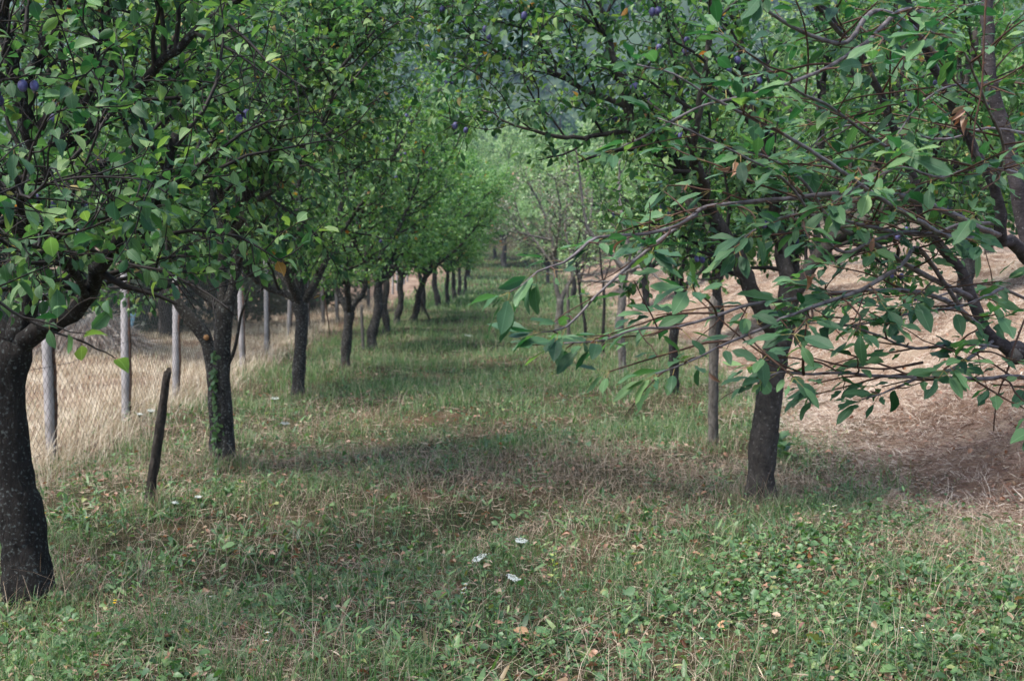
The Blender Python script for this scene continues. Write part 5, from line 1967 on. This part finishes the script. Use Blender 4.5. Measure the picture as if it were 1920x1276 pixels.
def weed(px, py, h, label, mat='weed_leaf', nl=16, ll=.05, top='white_flower', nf=5, name='weed', kind='long', group=None, lean=.04, fr=.008):
    b = ground_at(px, py)
    root = empty(name, b, label, 'weed' if top else 'seedling', group)
    g = Geo()
    az_ = rng.uniform(0, 6.28)
    P = stem_pts(h, lean, az_, 10)
    tube(g, P, np.linspace(.0032, .0014, 10), 5, 0, cap=False)
    ends = [P[-1]]
    if nf > 1:
        for k in range(nf - 1):
            i = int(rng.integers(6, 9))
            a_ = rng.uniform(0, 6.28)
            e = P[i] + A([math.cos(a_) * .03, math.sin(a_) * .03, .05 + .02 * rng.random()])
            tube(g, [P[i], e], [.0013, .0009], 4, 0, cap=False)
            ends.append(e)
    link('stem', g.mesh('stem', [M['stem_green']]), root)
    l = Geo()
    t = np.linspace(.08, .93, nl)
    pi = np.stack([np.interp(t * 9, np.arange(10), P[:, k]) for k in range(3)], 1)
    aa = np.arange(nl) * 2.4 + az_
    leaves(l, pi, np.stack([np.cos(aa), np.sin(aa), rng.uniform(.2, .9, nl)], 1), A([[0, 0, 1.0]]) + rng.normal(0, .2, (nl, 3)), ll * rng.uniform(.7, 1.2, nl) * (1.2 - .5 * t), kind, rng, curl=.6)
    link('foliage', l.mesh('foliage', [M[mat]]), root)
    if top:
        for e in ends:
            f = Geo()
            m_ = 12
            aa = np.arange(m_) * 2 * math.pi / m_
            leaves(f, np.repeat(A([[0, 0, 0]]), m_, 0), np.stack([np.cos(aa), np.sin(aa), np.full(m_, .35)], 1), np.repeat(A([[0, 0, 1.0]]), m_, 0), np.full(m_, fr), 'plum', rng, curl=.1)
            tube(f, [(0, 0, -.001), (0, 0, .002)], [fr * .35, fr * .3], 8, 1)
            link('flower', f.mesh('flower', [M[top], M['yellow_flower']]), root, tuple(e.tolist()))
    return root


weed(1035, 1108, .24, 'slender seedling with lime yellow leaves in the middle foreground', 'lime_leaf', 16, .035, None, 0, 'seedling', 'plum', lean=.03)
weed(1551, 1075, .30, 'tall white-topped weed right of centre foreground', nf=6, ll=.06)
weed(1213, 1050, .26, 'white-budded weed below the grey post, left of its twin', nf=4, fr=.005, ll=.055)
weed(1245, 1048, .26, 'white-budded weed below the grey post, right of its twin', nf=4, fr=.005, ll=.055)
weed(1662, 1050, .17, 'small white-topped weed right of the tall one', nf=3, fr=.007)
weed(1693, 1258, .17, 'daisy-like weed at the lower right bottom', nf=3, fr=.009, ll=.055)
weed(1745, 1262, .15, 'daisy-like weed at the bottom right of its neighbour', nf=3, fr=.008, ll=.05)
weed(1333, 1240, .09, 'tiny daisy at the bottom, right of centre', nf=1, fr=.01)
weed(243, 905, .22, 'leafy dark green weed just left of the leaning stake', nf=1, fr=.003, ll=.075, nl=14)
weed(200, 1200, .16, 'yellow-flowered weed right of the dark leaning trunk', top='yellow_flower', nf=2, fr=.009)
weed(92, 985, .07, 'tiny yellow flower at the right side of the dark trunk', top='yellow_flower', nf=1, fr=.01)
weed(150, 992, .07, 'tiny yellow flower farther right of the dark trunk', top='yellow_flower', nf=1, fr=.009)
weed(853, 1165, .13, 'small lilac-white daisies left of the umbel flowers', nf=4, fr=.011)
weed(1885, 1140, .16, 'broad-leaved weed clump by the right frame edge', ll=.07, nl=16, top=None, nf=0, name='seedling', kind='plum')
weed(410, 1140, .05, 'tiny white flower in the left foreground grass', nf=1, fr=.009)
weed(330, 1175, .06, 'tiny white flower lower in the left foreground', nf=1, fr=.009)
weed(480, 1240, .08, 'tiny white flower near the bottom left', nf=2, fr=.010)
weed(1430, 855, .25, 'green leafy weed at the foot of the dry bank', ll=.13, nl=8, top=None, nf=0, name='seedling', lean=.02) if False else None
weed(1470, 862, .22, 'large-leaved green weed behind the leaning plum trunk', ll=.14, nl=10, top=None, nf=0, name='seedling', kind='round')


def crumpled(px, py, size, lab):
    b = ground_at(px, py)
    g = Geo()
    n_ = 3
    leaves(g, rng.normal(0, size * .12, (n_, 3)) + A([0, 0, size * .45]), rng.normal(0, 1, (n_, 3)) * A([1, 1, .4]), A([[0, -.5, 1.0]]) + rng.normal(0, .3, (n_, 3)), np.full(n_, size), 'plum', rng, fold=.6, curl=1.2)
    M.setdefault('crisp', plain_mat('crisp', (.55, .36, .22), c2=(.38, .20, .10), scale=50))
    tag(link('fallen_leaf', g.mesh('fallen_leaf', [M['crisp']]), None, tuple(b.tolist())), lab, 'leaf', 'single crumpled leaves on the grass')


crumpled(995, 1195, .06, 'pale crumpled leaf at the bottom centre')
crumpled(1192, 1068, .05, 'pinkish dead leaf under the white-budded weeds')
crumpled(1345, 1182, .045, 'small tan dead leaf low right of centre')
crumpled(1790, 1240, .08, 'large brown curled leaf in the bottom right corner')
crumpled(385, 1228, .06, 'long tan dead leaf at the bottom left')
crumpled(1635, 1225, .05, 'orange brown dead leaf among herbs at lower right')

# ---------------------------------------------------------------- haze
hm = bpy.data.materials.new('haze_air')
hm.use_nodes = True
nt = hm.node_tree
for n in list(nt.nodes):
    if n.type == 'BSDF_PRINCIPLED':
        nt.nodes.remove(n)
pv = nt.nodes.new('ShaderNodeVolumePrincipled')
pv.inputs['Color'].default_value = (0.50, 0.70, 1.0, 1)
pv.inputs['Density'].default_value = 0.00036
pv.inputs['Anisotropy'].default_value = 0.2
nt.links.new(pv.outputs[0], [n for n in nt.nodes if n.type == 'OUTPUT_MATERIAL'][0].inputs['Volume'])
g = Geo()
x0, x1, y0, y1, z0, z1 = -520, 520, -20, 920, -3, 330
v = [(x0, y0, z0), (x1, y0, z0), (x1, y1, z0), (x0, y1, z0), (x0, y0, z1), (x1, y0, z1), (x1, y1, z1), (x0, y1, z1)]
g.add(v, [0, 3, 2, 1, 4, 5, 6, 7, 0, 1, 5, 4, 1, 2, 6, 5, 2, 3, 7, 6, 3, 0, 4, 7], [4] * 6, 0)
HAZE = True
if HAZE:
    tag(link('haze', g.mesh('haze', [hm])), kind='stuff')
